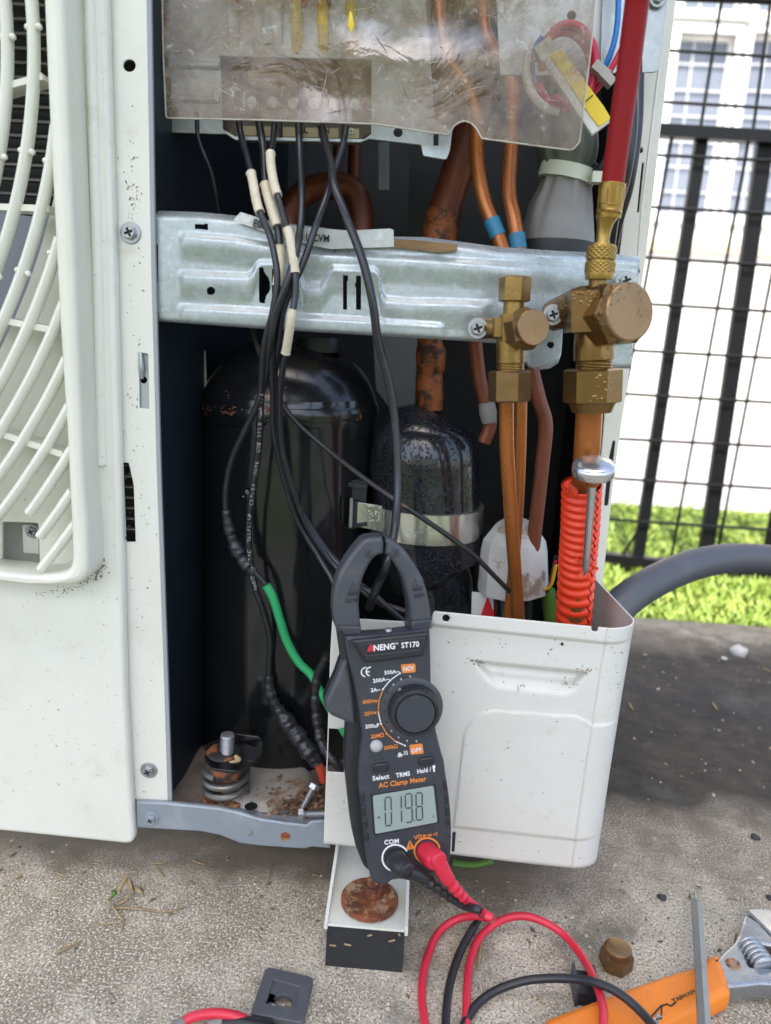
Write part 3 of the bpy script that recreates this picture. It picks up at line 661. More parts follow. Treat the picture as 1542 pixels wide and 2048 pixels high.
# ---- mount: spring, rubber, bracket ear, bolt
SB = FLX(452, 1597, zf); SY = SB.y
mount = lathe('compressor_mount', [(.0, .0150), (.0022, .0152), (.003, .0142)], (SB.x, SY, zf), (0, 0, 1), m_rust, unit, 28); OFF[mount.name] = OFF[unit.name]
mx = SB.x; r = S(41, P(453, 1580, SY))
zt = P(453, 1535, SY).z; zs = zf + .0045
pts = [V((mx + r * math.cos(t), SY + r * math.sin(t), zs + (zt - zs) * k / 119)) for k, t in enumerate(np.linspace(0, 2 * math.pi * 2.7, 120))]
Geo().add(*tube_g(pts, .0022, 10)).build('spring', M('spring_steel', (.20, .20, .19), .36, .7, layers=[((.12, .09, .06), 60, .5, .65, .6)]), mount)
column('rubber_bush', [(455, 1545, 36), (454, 1538, 42), (453, 1525, 45), (454, 1512, 44), (455, 1505, 38), (456, 1500, 22)], SY, M('rusty_rubber', (.025, .022, .02), .55, layers=[((.28, .09, .035), 60, .52, .58, .85)], bump=.3), mount, 28)
q0 = Plane((mx, SY, P(455, 1507, SY).z), (0, 0, 1), V((0, 1, 0)))
plate('ear_plate', q0, fillet([(408, 1515), (420, 1492), (450, 1482), (490, 1490), (527, 1502), (525, 1508), (505, 1530), (470, 1545), (425, 1540)], 8), [circ(458, 1510, 17, 16, .6)], .002, .0004, m_compr, mount, .001)
g = Geo(); g.add(*plate_g(YP(SY + .014), fillet([(470, 1468), (518, 1474), (526, 1484), (524, 1506), (486, 1498)], 3), (), .002, .0004)); g.build('ear_flange', m_compr, mount)
A, B = P(453, 1530, SY - .002), P(455, 1468, SY - .002); L_ = (B - A).length
lathe('bolt', [(0, S(14, A))] + [(L_ * (.02 + .028 * k), S(14 if k % 2 else 11.6, A)) for k in range(34)] + [(L_ * .985, S(13, A)), (L_, S(10, A))], A, B - A, m_steel, mount, 20)
tube('dried_sealant', [P(470, 1512, SY - .006), P(477, 1520, SY - .008), P(462, 1528, SY - .011), P(440, 1530, SY - .010)], [.0012, .002, .002, .001], m_leafd, mount, 8, 4)

# ---- accumulator
AY = .095
acc = column('accumulator', [(893, 1260, 60), (889, 1240, 62), (884, 1160, 66), (880, 1146, 76), (872, 1136, 98), (868, 1125, 103), (860, 1080, 106), (852, 1030, 108), (849, 990, 109), (848, 930, 110), (848, 908, 109), (849, 884, 105), (850, 862, 97), (852, 844, 84), (855, 830, 65), (858, 821, 40), (860, 816, 10)], AY, m_wet, unit, 56)
OFF[acc.name] = OFF[unit.name]
sc0, sc1 = P(852, 1062, AY), P(848, 1006, AY); L_ = (sc1 - sc0).length; rs = S(112, sc0)
g = Geo()
for (h0, h1) in ((0, L_),):
    g.add(*lathe_g([(h0 - .0003, rs * .985), (h0, rs * 1.0), (h1, rs * 1.0), (h1 + .0003, rs * .985)], sc0, V((-.02, .0, 1)) , 56))
g.build('strap', m_strap, acc)
g = Geo(); hb = P(712, 1010, AY - .03)
g.add(*beam_g(P(716, 958, AY - .018), P(710, 1050, AY - .018), .0135, .010, (0, 1, 0))); g.add(*beam_g(P(712, 1000, AY - .026), P(710, 1050, AY - .026), .0025, .006, (0, 1, 0)))
g.add(*beam_g(P(690, 965, AY - .022), P(735, 972, AY - .022), .003, .008, (0, 1, 0))); g.add(*beam_g(P(700, 1050, AY - .024), P(735, 1045, AY - .024), .003, .008, (0, 1, 0)))
g.build('strap_hinge', m_meterk, acc)
column('neck', [(861, 820, 24), (861, 806, 25), (860, 800, 27), (860, 770, 27), (860, 745, 25), (861, 738, 29), (862, 700, 30), (862, 688, 24), (862, 640, 24)], AY, m_coprust, acc, 28)

tube('strap_pin', [P(703, 996, AY - .032), P(701, 1054, AY - .032)], .0012, m_steel, acc, 10, 2)
plate('strap_lug', YP(AY - .027), [(712, 1004), (764, 1012), (764, 1064), (710, 1052)], (), .0012, .0002, m_strap, acc)
# ---- pipes inside
def pipe(pts, rpx, mat, name='copper_pipe', label=None):
    W = [P(x, y, Y) for x, y, Y in pts]; rr = [S(rpx, W[0])] * 2; o = tube(name, W, rr, mat, unit, 18, 8, label); OFF[o.name] = OFF[unit.name]; return o
pipe([(1013, 800, .000), (1014, 900, .004), (1020, 1000, .012), (1029, 1130, .028), (1038, 1250, .045)], 15, m_copper)
pipe([(1043, 745, .026), (1042, 850, .026), (1038, 980, .030), (1030, 1100, .036), (1016, 1250, .046)], 12, m_copper)
pipe([(1062, 735, .06), (1078, 800, .06), (1091, 850, .06), (1084, 930, .06), (1070, 1060, .06), (1060, 1150, .06)], 15, m_copdark)
pj = pipe([(950, 680, .07), (960, 760, .07), (975, 815, .07), (980, 850, .07), (968, 885, .07)], 14, m_copdark)
tube('solder_joint', [P(973, 805, .068), P(979, 845, .068)], [S(16, P(973, 805, .07)), S(18, P(973, 805, .07)), S(15, P(973, 805, .07))], m_grey, pj, 16, 4)
pipe([(1179, 815, -.012), (1174, 900, -.008), (1168, 980, .0), (1158, 1100, .012), (1148, 1260, .03)], 27, m_copper)
pu = pipe([(970, -60, .075), (968, 50, .075), (990, 105, .072), (1015, 145, .07), (1026, 200, .065), (1022, 300, .06), (1018, 380, .055), (1028, 440, .05), (1042, 520, .045)], 15, m_copper)
tube('tape_band', [P(1033, 469, .0485), P(1038, 500, .0465)], [S(16.6, P(1033, 469, .048))] * 2, m_bluet, pu, 18, 2)
pv = pipe([(876, -60, .08), (880, 60, .078), (900, 130, .076), (935, 180, .072), (952, 250, .066), (955, 330, .06), (970, 405, .055), (996, 470, .05), (1012, 520, .045)], 15, m_copper)
tube('tape_band', [P(983, 440, .0525), P(997, 474, .0498)], [S(16.6, P(983, 440, .052))] * 2, m_bluet, pv, 18, 2)
pt = pipe([(960, 180, .115), (940, 260, .115), (912, 350, .115), (888, 430, .115), (874, 520, .115)], 33, m_copdark)
tube('charred_joint', [P(890, 425, .114), P(880, 462, .114), P(874, 500, .114)], [S(35, P(890, 425, .115))] * 2, m_coprust, pt, 20, 4)
pipe([(572, 470, .13), (578, 425, .13), (610, 385, .13), (660, 370, .13), (705, 380, .13), (722, 420, .13), (724, 470, .13)], 24, m_copdark)
pipe([(710, 280, .17), (707, 380, .17)], 13, m_copdark)
pipe([(678, 280, .16), (668, 400, .16)], 10, m_copdark)
Geo().add(*beam_g(P(768, 285, .18), P(768, 380, .18), .008, .002, (0, 1, 0))).build('inner_bracket', m_galvd, unit)
plate('inner_baffle', YP(.20), [(745, 660), (835, 670), (828, 850), (790, 830), (752, 780)], (), .002, .0003, M('dim_inner_plate', (.10, .11, .105), .5), unit)
plate('inner_plate', YP(.22), [(820, 290), (905, 300), (890, 480), (815, 480)], (), .002, .0003, M('dim_green_plate', (.022, .026, .025), .6), unit)
# expansion valve coil with its stained white cap and a small printed label under it
ev = column('expansion_coil', [(1026, 1180, 69), (1026, 1172, 70), (1028, 1100, 66), (1029, 1080, 62), (1031, 1050, 40), (1032, 1040, 26), (1032, 1038, 4)], .072, m_valvew, unit, 10, 20); OFF[ev.name] = OFF[unit.name]
column('coil_foot', [(1024, 1232, 40), (1024, 1180, 42)], .075, m_compr, ev, 20)
pl_ = YP(.07); g = Geo(); g.add(*plate_g(pl_, [(944, 1184), (1000, 1188), (996, 1260), (942, 1260)], (), .001, .0001)); g.build('printed_label', m_foam, ev)
g = Geo(); g.add(*plate_g(pl_, [(975, 1192), (994, 1240), (958, 1240)], (), .0004, 0, .0004)); g.build('label_print', m_printr, ev)
for k, mt_ in enumerate((m_yellow, m_rinsul, m_cable)):
    tube('coil_wire', [P(1075 + 4 * k, 1165, .07), P(1085 + 4 * k, 1178 + 3 * k, .06), P(1102, 1170 - 6 * k, .055), P(1112, 1130 - 9 * k, .05)], S(3.2, P(1085, 1178, .06)), mt_, ev, 8, 6)
tube('green_tube', [P(1095, 1180, .09), P(1100, 1215, .09), P(1104, 1250, .09)], S(15, P(1095, 1180, .09)), m_leafg, ev, 12, 4)

# ---- rear right column
colp = YP(.115)
plate('rear_post', colp, [(1300, -150), (1375, -150), (1352, 0), (1291, 520), (1243, 850), (1223, 1000), (1204, 1180), (1190, 1240), (1175, 1240), (1195, 1000), (1231, 560), (1262, 340), (1283, 150)],
      [fillet([(1284, 326), (1288, 326), (1278, 425), (1274, 425)], 1), fillet([(1226, 880), (1231, 883), (1216, 1012), (1208, 1012), (1217, 920)], 3), circ(1281, 300, 5, 12, 1.2)], .0015, .0004, m_white, unit)
quad('rear_return', [colp.at(1283, -150) + V((0.001, .003, 0)), colp.at(1231, 560) + V((.001, .003, 0)), colp.at(1186, 1240) + V((.001, .003, 0)), colp.at(1186, 1240) + V((.001, .05, 0)), colp.at(1231, 560) + V((.001, .05, 0)), colp.at(1283, -150) + V((.001, .05, 0))], m_dark)
plate('rear_step', YP(.1145), [(1325, -150), (1338, 0), (1286, 420), (1279, 514), (1274, 514), (1281, 420), (1332, 0), (1318, -150)], (), .002, .0006, m_white, unit)
plate('post_shade_backing', YP(.128), [(1262, 290), (1300, 290), (1285, 440), (1255, 440)], (), .001, 0, m_dark, unit)  # dark plates stand in for the shade seen through the post slots
plate('post_shade_backing', YP(.128), [(1196, 860), (1234, 860), (1216, 1030), (1190, 1030)], (), .001, 0, m_dark, unit)
plate('hanger_plate', YP(.085), fillet([(1285, -150), (1345, -150), (1334, 0), (1318, 144, 12), (1284, 146)], 3), (), .0015, .0004, m_galvd, unit)
screw('screw', YP(.083), 1315, -3, 17, unit, m_galvd)

# ---- control box
pC = YP(.034)
plate('control_box', pC, fillet([(240, -150), (256, 262), (430, 268), (452, 268), (470, 280), (720, 285), (738, 278), (842, 290), (846, 312, 4), (893, 320, 6), (900, 300), (905, 262), (870, 240), (840, -150)], 2),
      [circ(318, 168, 10, 16, 1.1), circ(321, 233, 9), circ(356, 102, 8), circ(796, 265, 9), rect(867, 268, 877, 291), [(440, 112), (742, 120), (742, 268), (728, 278), (470, 272), (446, 258)]], .0014, .0004, m_galvd, unit)
g = Geo()
for y in (128, 196): g.add(*tube_g([pC.at(296, y, .0), pC.at(440, y + 4, 0)], .0022, 10))
g.build('pressed_bead', m_galvd, unit)
plate('side_plate', YP(.064), fillet([(985, -150), (1262, -150), (1262, 140, 6), (1195, 152), (1000, 150)], 2), [circ(1143, 31, 9)], .0014, .0004, M('pale_galvanised', (.55, .59, .60), .45, .3, layers=[((.4, .44, .45), 20, .5, .7, .6)], bump=.05), unit)
g = Geo(); g.add(*beam_g(YP(.060).at(1222, -150), YP(.060).at(1212, 145), .007, .003, (0, 1, 0))); g.build('pressed_bead', m_galvd, unit)
# terminal block and parts behind the clear sheet
tb = plate('terminal_block', YP(.046), [(430, 105), (745, 112), (748, 262), (720, 282), (468, 276), (440, 250)], (), .01, .001, M('dusty_terminal_plastic', (.14, .12, .09), .6, layers=[((.22, .195, .15), 60, .45, .65, .7)]), unit); OFF[tb.name] = OFF[unit.name]
TX = [(497, 'C'), (541, '1'), (583, '2'), (612, 'L'), (654, 'N'), (702, '+')]
for k in range(6):
    x = 497 + 41 * k; y = 262 + 1.1 * k
    plate('tag', YP(.0355), rect(x - 14, y - 10, x + 16, y + 9), (), .0006, 0, M('tag_paper', (.42, .36, .22), .6), tb)
    lathe('terminal_screw', [(0, .0032), (.0012, .003), (.0014, .001)], YP(.036).at(x + 8, 205 + k, 0), (0, -1, 0), m_galvd, tb, 18)
    if k < 5: Geo().add(*beam_g(YP(.036).at(x + 18, 160), YP(.036).at(x + 24, 274), .0014, .006, (0, 1, 0))).build('partition', m_meterk, tb)
for s, x, y in (('L', 607, 265), ('N', 649, 266)): Geo().add(*text_g(s, YP(.0348), (x, y), (x + 9, y + 1), 11)).build('tag_print', m_black, tb)
g = Geo(); g.add(*lathe_g([(0, .0016), (.0002, .0016)], YP(.0348).at(702, 262), (0, -1, 0), 18)); g.build('tag_print', m_tie, tb)
g = Geo(); q = YP(.0346); g.add(*beam_g(q.at(697, 262), q.at(707, 262), .0004, .0002, (0, 1, 0))); g.add(*beam_g(q.at(702, 257), q.at(702, 267), .0004, .0002, (0, 1, 0))); g.build('tag_print', m_black, tb)
plate('pan_liner', YP(.07), [(430, -150), (860, -150), (860, 110), (430, 104)], (), .001, 0, M('box_inside', (.16, .145, .12), .6), unit)
for k, (x, mt_) in enumerate(((465, m_foam), (512, m_foam), (552, m_foam), (592, m_yellow), (645, m_yellow), (702, m_yellow))):
    Geo().add(*tube_g([P(x, 8, .034), P(x, 30, .032), P(x + 2, 78, .033), P(x + 3, 108, .037)], S(12, P(x, 50, .033)), 12)).build('spade_cover', mt_, tb)
for k in range(6):
    x = 470 + 46 * k
    Geo().add(*tube_g(spline([P(x - 20, -80, .03), P(x, -20, .032), P(x, 12, .034)], 5), S(7, P(x, 0, .034)), 8)).build('inner_wire', (m_rinsul, m_cable, m_foam)[k % 3], tb)

# ---- cross bracket with pressed beads and slots
pK = YP(.004)
YT = [(282, 418), (310, 421), (400, 424), (470, 431), (560, 445), (700, 462), (780, 473), (850, 474), (880, 478), (1000, 494), (1120, 502), (1200, 505), (1232, 508), (1281, 513)]
YB = [(282, 640), (560, 660), (930, 682), (1036, 690), (1044, 718), (1056, 734), (1078, 740), (1100, 737), (1116, 726), (1123, 706), (1125.4, 664), (1125.6, 640), (1180, 640), (1215, 640), (1222, 640), (1222.6, 737), (1263, 737), (1268, 650), (1276, 590), (1276.5, 546), (1281, 546)]
L1 = [(300, 464), (470, 477), (620, 504), (820, 515), (1030, 529), (1170, 541), (1300, 552)]
L2 = [(300, 544), (361, 546), (495, 552), (505, 545), (512, 530), (520, 524), (560, 524), (600, 545), (608, 572), (640, 572), (650, 558), (659, 541), (667, 535), (748, 538), (757, 545), (764, 585), (772, 598), (820, 602), (922, 604), (962, 607), (1003, 600), (1300, 600)]
L3 = [(300, 612), (361, 613), (536, 622), (600, 632), (820, 645), (887, 649), (950, 654), (1300, 660)]
holes = [rect(391, 448, 417, 459), circ(421.5, 582, 8.5), [(300 + x * .337, 400 + y * .337) for x, y in ((647, 400), (670, 398), (680, 430), (702, 462), (715, 500), (710, 540), (690, 570), (680, 612), (650, 613))],
         [(300 + x * .337, 400 + y * .337) for x, y in ((722, 408), (742, 408), (745, 620), (722, 620))], [(300 + x * .337, 400 + y * .337) for x, y in ((1148, 446), (1174, 446), (1170, 520), (1172, 650), (1144, 650), (1143, 520))],
         [(300 + x * .337, 400 + y * .337) for x, y in ((1226, 450), (1254, 450), (1252, 655), (1220, 652), (1224, 560), (1218, 500))], fillet(rect(298, 489, 316, 565), 3), circ(1098, 645, 7), circ(1101, 690, 7)]
hb = [(min(p[0] for p in h), max(p[0] for p in h), min(p[1] for p in h), max(p[1] for p in h)) for h in holes]
xs = list(np.arange(282, 1281.1, 2.0)); xs = sorted(set(xs + [1125.4, 1125.6, 1222.0, 1222.6, 1276.5]))
NJ = 112
def kpix(i, j):
    x = xs[i]; a, b = il(x, YT), il(x, YB); return x, a + (b - a) * j / (NJ - 1)
def bead(y, l, wdt=9, tail=58):
    d = y - l
    return sst(-wdt, wdt, d) * (1 - sst(tail * .25, tail, d))
def kpt(i, j):
    x, y = kpix(i, j); fx = sst(352, 372, x); yt = il(x, YT)
    h = .0017 * fx * (bead(y, il(x, L1)) + bead(y, il(x, L2)) * (1 - sst(960, 1010, x)) + bead(y, il(x, L3), 8) * (1 - sst(870, 900, x)))
    u = max(0, 1 - (y - yt) / 17); h -= .008 * u * u
    u = max(0, 1 - (il(x, YB) - y) / 9); h -= .0022 * u * u
    back = .03 * sst(930, 1281, x) * .55
    q = pK.at(x, y); d = ray(x, y)
    return CP + d * ((q.y + back - h - CP.y) / d.y)
def kmask(i, j):
    x0, y0 = kpix(i, j); x1, y1 = kpix(i + 1, j + 1); x, y = (x0 + x1) / 2, (y0 + y1) / 2
    for h, b in zip(holes, hb):
        if b[0] <= x <= b[1] and b[2] <= y <= b[3] and inpoly(x, y, h): return False
    return True
br = Geo().add(*heightfield_g(len(xs), NJ, kpt, kmask)).build('cross_bracket', m_galv, unit, 60); OFF[br.name] = OFF[unit.name]
# label strip and glue residue on the top of the bracket
lp = YP(.0035)
def strip(pts_t, pts_b, name, mat, yy=.0028, parent=br):
    n = len(pts_t); v = [P(x, y, yy) for x, y in pts_t] + [P(x, y, yy - .0006) for x, y in pts_b]
    v += [q + V((0, .0004, 0)) for q in v]
    f = [[i, n + i, n + i + 1, i + 1] for i in range(n - 1)] + [[2 * n + i, 2 * n + i + 1, 3 * n + i + 1, 3 * n + i] for i in range(n - 1)]
    f += [[n + i, 3 * n + i, 3 * n + i + 1, n + i + 1] for i in range(n - 1)] + [[i, i + 1, 2 * n + i + 1, 2 * n + i] for i in range(n - 1)]
    return mk(name, v, f, mat, parent, False)
strip([(481, 424), (530, 439), (560, 447), (620, 456), (700, 461), (780, 457), (787, 460)], [(467, 440), (524, 462), (560, 470), (620, 490), (660, 498), (780, 494), (788, 493)], 'label_strip', m_label, .0005)
Geo().add(*text_g('E00', YP(-.0008), (506, 453), (529, 458), 15)).build('label_print', m_black, br)
Geo().add(*text_g('112CVM', YP(-.0008), (604, 480), (658, 484), 14)).build('label_print', m_black, br)
strip([(788, 478), (830, 480), (880, 485), (916, 489)], [(788, 495), (830, 499), (880, 505), (914, 502)], 'glue_patch', m_wood, .0012)

# ---- service valves (brass), bolted to the bracket
def nut(name, p0, p1, Rpx, mat, parent, ph=0.26, ch=.14):
    A, B = P(*p0), P(*p1); g = Geo(); g.add(*hexnut_g(A, B - A, S(Rpx, A), (B - A).length, ph, ch)); o = g.build(name, mat, parent, 20); return o
# small valve
VY = -.018
sv = column('small_valve', [(1021, 742, 27), (1021, 727, 27), (1021, 725, 29), (1021, 700, 29), (1022, 655, 28), (1024, 632, 26), (1026, 628, 21), (1028, 598, 21)], VY, m_brass, unit, 20, 30); OFF[sv.name] = OFF[unit.name]
for y in (728, 733, 738): lathe('thread', [(-.0004, S(26, P(1021, 730, VY))), (0, S(28.5, P(1021, 730, VY))), (.0004, S(26, P(1021, 730, VY)))], P(1021, y, VY), (0, 0, 1), m_brassyel, sv, 24)
nut('flare_nut', (1018, 803, VY), (1019, 741, VY), 42, m_brassnut, sv, .30)
nut('cap_nut', (1028, 604, VY), (1031, 553, VY), 32, m_brass, sv, .30)
tube('arm', [P(952, 657, -.006), P(985, 656, -.012), P(1018, 656, VY)], [S(21, P(952, 657, 0)), S(20, P(952, 657, 0)), S(24, P(952, 657, 0))], m_brass, sv, 12, 4)
g = Geo(); g.add(*box_g(P(1000, 655, VY - .004), (S(26, P(1000, 655, VY)), .012, S(36, P(1000, 655, VY))), Matrix.Rotation(-.06, 3, 'Y'))); g.build('web', m_brass, sv)
ax = V((.36, -.92, .10)).normalized(); c = P(1066, 655, VY - .021); R_ = S(43, c)
g = Geo(); g.add(*lathe_g([(-.015, R_ * .88), (-.012, R_), (-.003, R_), (0, R_ * .84), (.0002, R_ * .5)], c, ax, 6, .25)); g.build('spindle_cap', m_brassnut, sv, 20)
lathe('cap_face', [(-.0025, R_ * .86), (.0006, R_ * .83), (.0010, R_ * .79), (.0010, R_ * .3)], c, ax, m_brassnut, sv, 40)
lathe('neck', [(-.024, R_ * .72), (-.010, R_ * .72)], c, ax, m_brass, sv, 24)
g = Geo(); g.add(*box_g(P(1033, 655, VY - .005), (.016, .016, .0135), Matrix.Rotation(-.06, 3, 'Y'))); g.build('web', m_brass, sv)
screw('screw', YP(-.0142), 955, 657, 21, sv, m_steel)
for y in (648, 662): g = Geo(); g.add(*box_g(P(1007, y, VY - .0104), (.0018, .0006, .0024))); g.build('cast_mark', m_brassyel, sv)
# large valve, wet with condensation
WY = -.022
lv = column('large_valve', [(1188, 738, 35), (1188, 722, 35), (1188, 719, 40), (1188, 690, 40), (1190, 640, 38), (1193, 604, 30), (1194, 596, 19), (1196, 556, 18)], WY, m_brasswet, unit, 24, 30); OFF[lv.name] = OFF[unit.name]
for y in (722, 728, 734): lathe('thread', [(-.0004, S(35, P(1188, 730, WY))), (0, S(37.5, P(1188, 730, WY))), (.0004, S(35, P(1188, 730, WY)))], P(1188, y, WY), (0, 0, 1), m_brassyel, lv, 28)
nut('flare_nut', (1184, 806, WY), (1186, 737, WY), 57, m_brasswet, lv, .28, .10)
tube('nut_collar', [P(1183, 824, WY), P(1184, 804, WY)], [S(39, P(1184, 810, WY)), S(47, P(1184, 810, WY))], m_brasswet, lv, 28, 0)
tube('arm', [P(1104, 632, -.002), P(1135, 622, -.010), P(1165, 614, -.018), P(1195, 622, WY)], [S(30, P(1110, 632, 0)), S(34, P(1110, 632, 0)), S(40, P(1110, 632, 0)), S(44, P(1110, 632, 0))], m_brasswet, lv, 16, 5)
g = Geo(); g.add(*box_g(P(1163, 624, WY - .004), (.014, .020, .020), Matrix.Rotation(-.1, 3, 'Y'))); g.build('web', m_brasswet, lv)
ax = V((.40, -.90, .12)).normalized(); c = P(1258, 624, WY - .020); R_ = S(69, c)
g = Geo(); g.add(*lathe_g([(-.022, R_ * .86), (-.018, R_), (-.005, R_), (0, R_ * .84), (.0002, R_ * .5)], c, ax, 6, .62)); g.build('spindle_cap', m_brasswet, lv, 20)
lathe('cap_face', [(-.004, R_ * .86), (.0006, R_ * .84), (.0012, R_ * .79), (.0012, R_ * .3)], c, ax, M('wet_brown_brass', (.27, .165, .075), .3, .5, layers=[((.20, .115, .05), 40, .45, .7, .7)], drops=(430, .55, .40)), lv, 44)
lathe('neck', [(-.030, R_ * .75), (-.012, R_ * .75)], c, ax, m_brasswet, lv, 28)
screw('screw', YP(-.0158), 1105, 630, 21, lv, m_steel)
screw('screw', YP(.012), 1250, 562, 20, unit, m_galvd)

# ================================================================== THINGS HUNG ON THE UNIT
# ---- red charging hose with brass end
hose = thing('charging_hose', P(1200, 557, WY), 'red refrigerant hose screwed with a knurled brass end onto the large valve', 'hose')
tube('rubber_hose', [P(1390, -760, -.13), P(1330, -420, -.085), P(1298, -200, -.055), P(1278, -30, -.040), P(1267, 60, -.035), P(1254, 160, -.031), P(1237, 280, -.027), P(1224, 376, -.024)], [S(25.5, P(1264, 0, -.04)), S(23, P(1240, 200, -.03)), S(22.5, P(1225, 370, -.024))], m_hose, hose, 28, 8)
tube('crimp_sleeve', [P(1225, 368, -.024), P(1221, 405, -.0235), P(1217, 436, -.023)], [S(26, P(1222, 400, -.024)), S(24, P(1222, 400, -.024))], m_brassyel, hose, 28, 6)
for y, a in ((372, 27), (412, 24.5), (424, 25.5)): lathe('crimp_ring', [(-.0012, S(a - 3, P(1220, 420, -.023))), (0, S(a, P(1220, 420, -.023))), (.0012, S(a - 3, P(1220, 420, -.023)))], P(1225 - (y - 372) * .12, y, -.0237), (.10, 0, 1), m_brassyel, hose, 28)
for k in range(9):
    t = -2.2 + k * .35; cc = V((math.sin(t), -math.cos(t) * 1.0, 0))
    A = P(1224, 380, -.0238) + V((math.sin(k * .5 - 2), -abs(math.cos(k * .5 - 2)), 0)) * S(26, P(1224, 380, -.024)) * .97; B = P(1220, 408, -.0236) + V((math.sin(k * .5 - 2), -abs(math.cos(k * .5 - 2)), 0)) * S(24.5, P(1220, 408, -.024)) * .97
    Geo().add(*tube_g([A, B], .0005, 6)).build('crimp_rib', m_brassyel, hose)
column('hose_stem', [(1213, 434, 22), (1211, 444, 17), (1208, 460, 14), (1205, 480, 13), (1203, 494, 16)], -.023, m_brassyel, hose, 20)
def knurl(name, y0, y1, x0, x1, Rpx, Y, parent):
    A, B = P(x0, y0, Y), P(x1, y1, Y); L_ = (B - A).length; R = S(Rpx, A); n, k = 120, 44
    def fn(h, th):
        u = h / L_; e = sst(0, .10, u) * sst(0, .10, 1 - u)
        w1 = abs(math.sin(8 * th + u * 9.5)); w2 = abs(math.sin(8 * th - u * 9.5))
        return .945 + .07 * e * min(w1, w2) - .02 * (1 - sst(0, .05, min(u, 1 - u)))
    return Geo().add(*lathe_g([(L_ * i / k, R) for i in range(k + 1)], A, B - A, n, 0, fn)).build(name, m_brassyel, parent, 60)
knurl('knurled_ring', 548, 523, 1199, 1201, 30, -.023, hose)
knurl('knurled_ring', 521, 492, 1201, 1204, 29.5, -.023, hose)
column('coupler_core', [(1198, 559, 27), (1199, 546, 29), (1200, 530, 26), (1202, 505, 26), (1204, 489, 24), (1204, 488, 8)], -.023, m_brassyel, hose, 28)

# ---- orange split conduit round the thick pipe
SLIT = -.62
def conduit():
    A = [P(x, y, Y) for x, y, Y in ((1164, 968, -.003), (1160, 1060, .008), (1153, 1150, .020), (1146, 1265, .036))]
    sp = spline(A, 60); n = len(sp); r = []
    T_ = 18.2
    R0 = S(36.5, A[1])
    for i in range(n):
        u = i / (n - 1) * T_ * 2 * math.pi; sq = math.sin(u); r.append(R0 * (1 + .07 * math.copysign(abs(sq) ** .6, sq)))
    v, f = [], []; seg = 44
    for i, p in enumerate(sp):
        t = (sp[min(i + 1, n - 1)] - sp[max(i - 1, 0)]).normalized(); N = (V((0, -1, 0)) + t * t.y).normalized(); B = t.cross(N)
        for k in range(seg + 1):
            th = SLIT + 2 * math.pi * (k / seg) * .985
            rr = r[i]; yy = i / (n - 1)
            if k in (0, 1): rr *= 1.02 + .02 * math.sin(i * .5)
            v.append(p + N * (rr * math.cos(th)) + B * (rr * math.sin(th)))
    for i in range(n - 1):
        for k in range(seg): a = i * (seg + 1) + k; f.append([a, a + 1, a + seg + 2, a + seg + 1])
    g = Geo(); g.add(v, f); return g
cond = conduit().build('split_conduit', m_orange, None, 60)
tag(cond, 'orange corrugated split conduit wrapped round the thick copper pipe', 'conduit')
tube('torn_end', [P(1146, 985, -.012), P(1140, 975, -.016), P(1134, 970, -.018), P(1139, 962, -.02)], [.003, .0018, .0022, .001], m_orange, cond, 8, 6)
g = Geo()
for k, (x, y, dx, dy) in enumerate(((1172, 1120, 14, -12), (1180, 1130, 16, 8), (1168, 1140, -12, 14), (1176, 1150, 10, 16), (1166, 1125, -14, -6))):
    g.add(*beam_g(P(x, y, -.001 + .001 * k), P(x + dx, y + dy, -.006 + .001 * k), .0016, .0008, (0, 1, 0)))
g.build('torn_flap', m_orange, cond)

# ---- dial probe thermometer stuck in the conduit
A, B = P(1186, 950, -.028), P(1170, 1150, -.004); d = (A - B).normalized()
th = thing('probe_thermometer', B, 'steel probe thermometer with a round head stuck behind the orange conduit', 'thermometer')
Geo().add(*tube_g([B, B.lerp(A, .08), A], [.0006, S(8, A), S(9, A)], 14)).build('stem', m_chrome, th)
hx = (d + V((.03, .04, .0))).normalized(); r = S(43, A)
lathe('head', [(-.0012, r * .3), (0, r * .86), (.0012, r * .97), (.0035, r), (.0055, r * .98), (.0068, r * .90), (.0078, r * .70), (.0084, r * .4), (.0086, r * .02)], A, hx, m_chrome, th, 44)
lathe('ferrule', [(-.006, r * .30), (-.001, r * .36), (.000, r * .36)], A, hx, m_copper, th, 20)

# ---- grey wrapped bundle with tie
def pleat(h, t): return 1 + .045 * math.sin(9 * t + 1) * (1 if h < .05 else 1) + .02 * math.sin(17 * t)
wy = .072
gw = thing('wrapped_valve_coil', P(1120, 490, wy), 'grey cloth wrapped coil tied with a pale nylon tie above the galvanised bracket', 'wrapped coil')
def colfn(name, rows, mat, amp, seg=72):
    c = [P(x, y, wy) for x, y, r in rows]; v, f = [], []
    for i, (p, (x, y, r)) in enumerate(zip(c, rows)):
        R = S(r, p)
        for k in range(seg):
            t = 2 * math.pi * k / seg; a = amp[i] if i < len(amp) else amp[-1]
            q = R * (1 + a * (math.sin(9 * t + .6 * math.sin(3 * t)) + .5 * math.sin(15 * t + 2)))
            v.append(p + V((q * math.cos(t), q * math.sin(t), 0)))
    n = len(rows)
    for i in range(n - 1):
        for k in range(seg): k2 = (k + 1) % seg; f.append([i * seg + k, i * seg + k2, (i + 1) * seg + k2, (i + 1) * seg + k])
    return Geo().add(v, f).build(name, mat, gw, 60)
colfn('wrap', [(1115, 494, 72), (1116, 470, 71), (1118, 440, 67), (1122, 410, 61), (1126, 390, 55), (1130, 370, 49), (1132, 352, 46), (1133, 344, 46)], m_grey, [0, .012, .02, .03, .04, .05, .06, .06])
colfn('neck', [(1133, 350, 46), (1133, 336, 48), (1134, 318, 56), (1134, 296, 60), (1134, 240, 58), (1134, 150, 40)], m_greyg, [.06, .055, .04, .03, .03, .05])
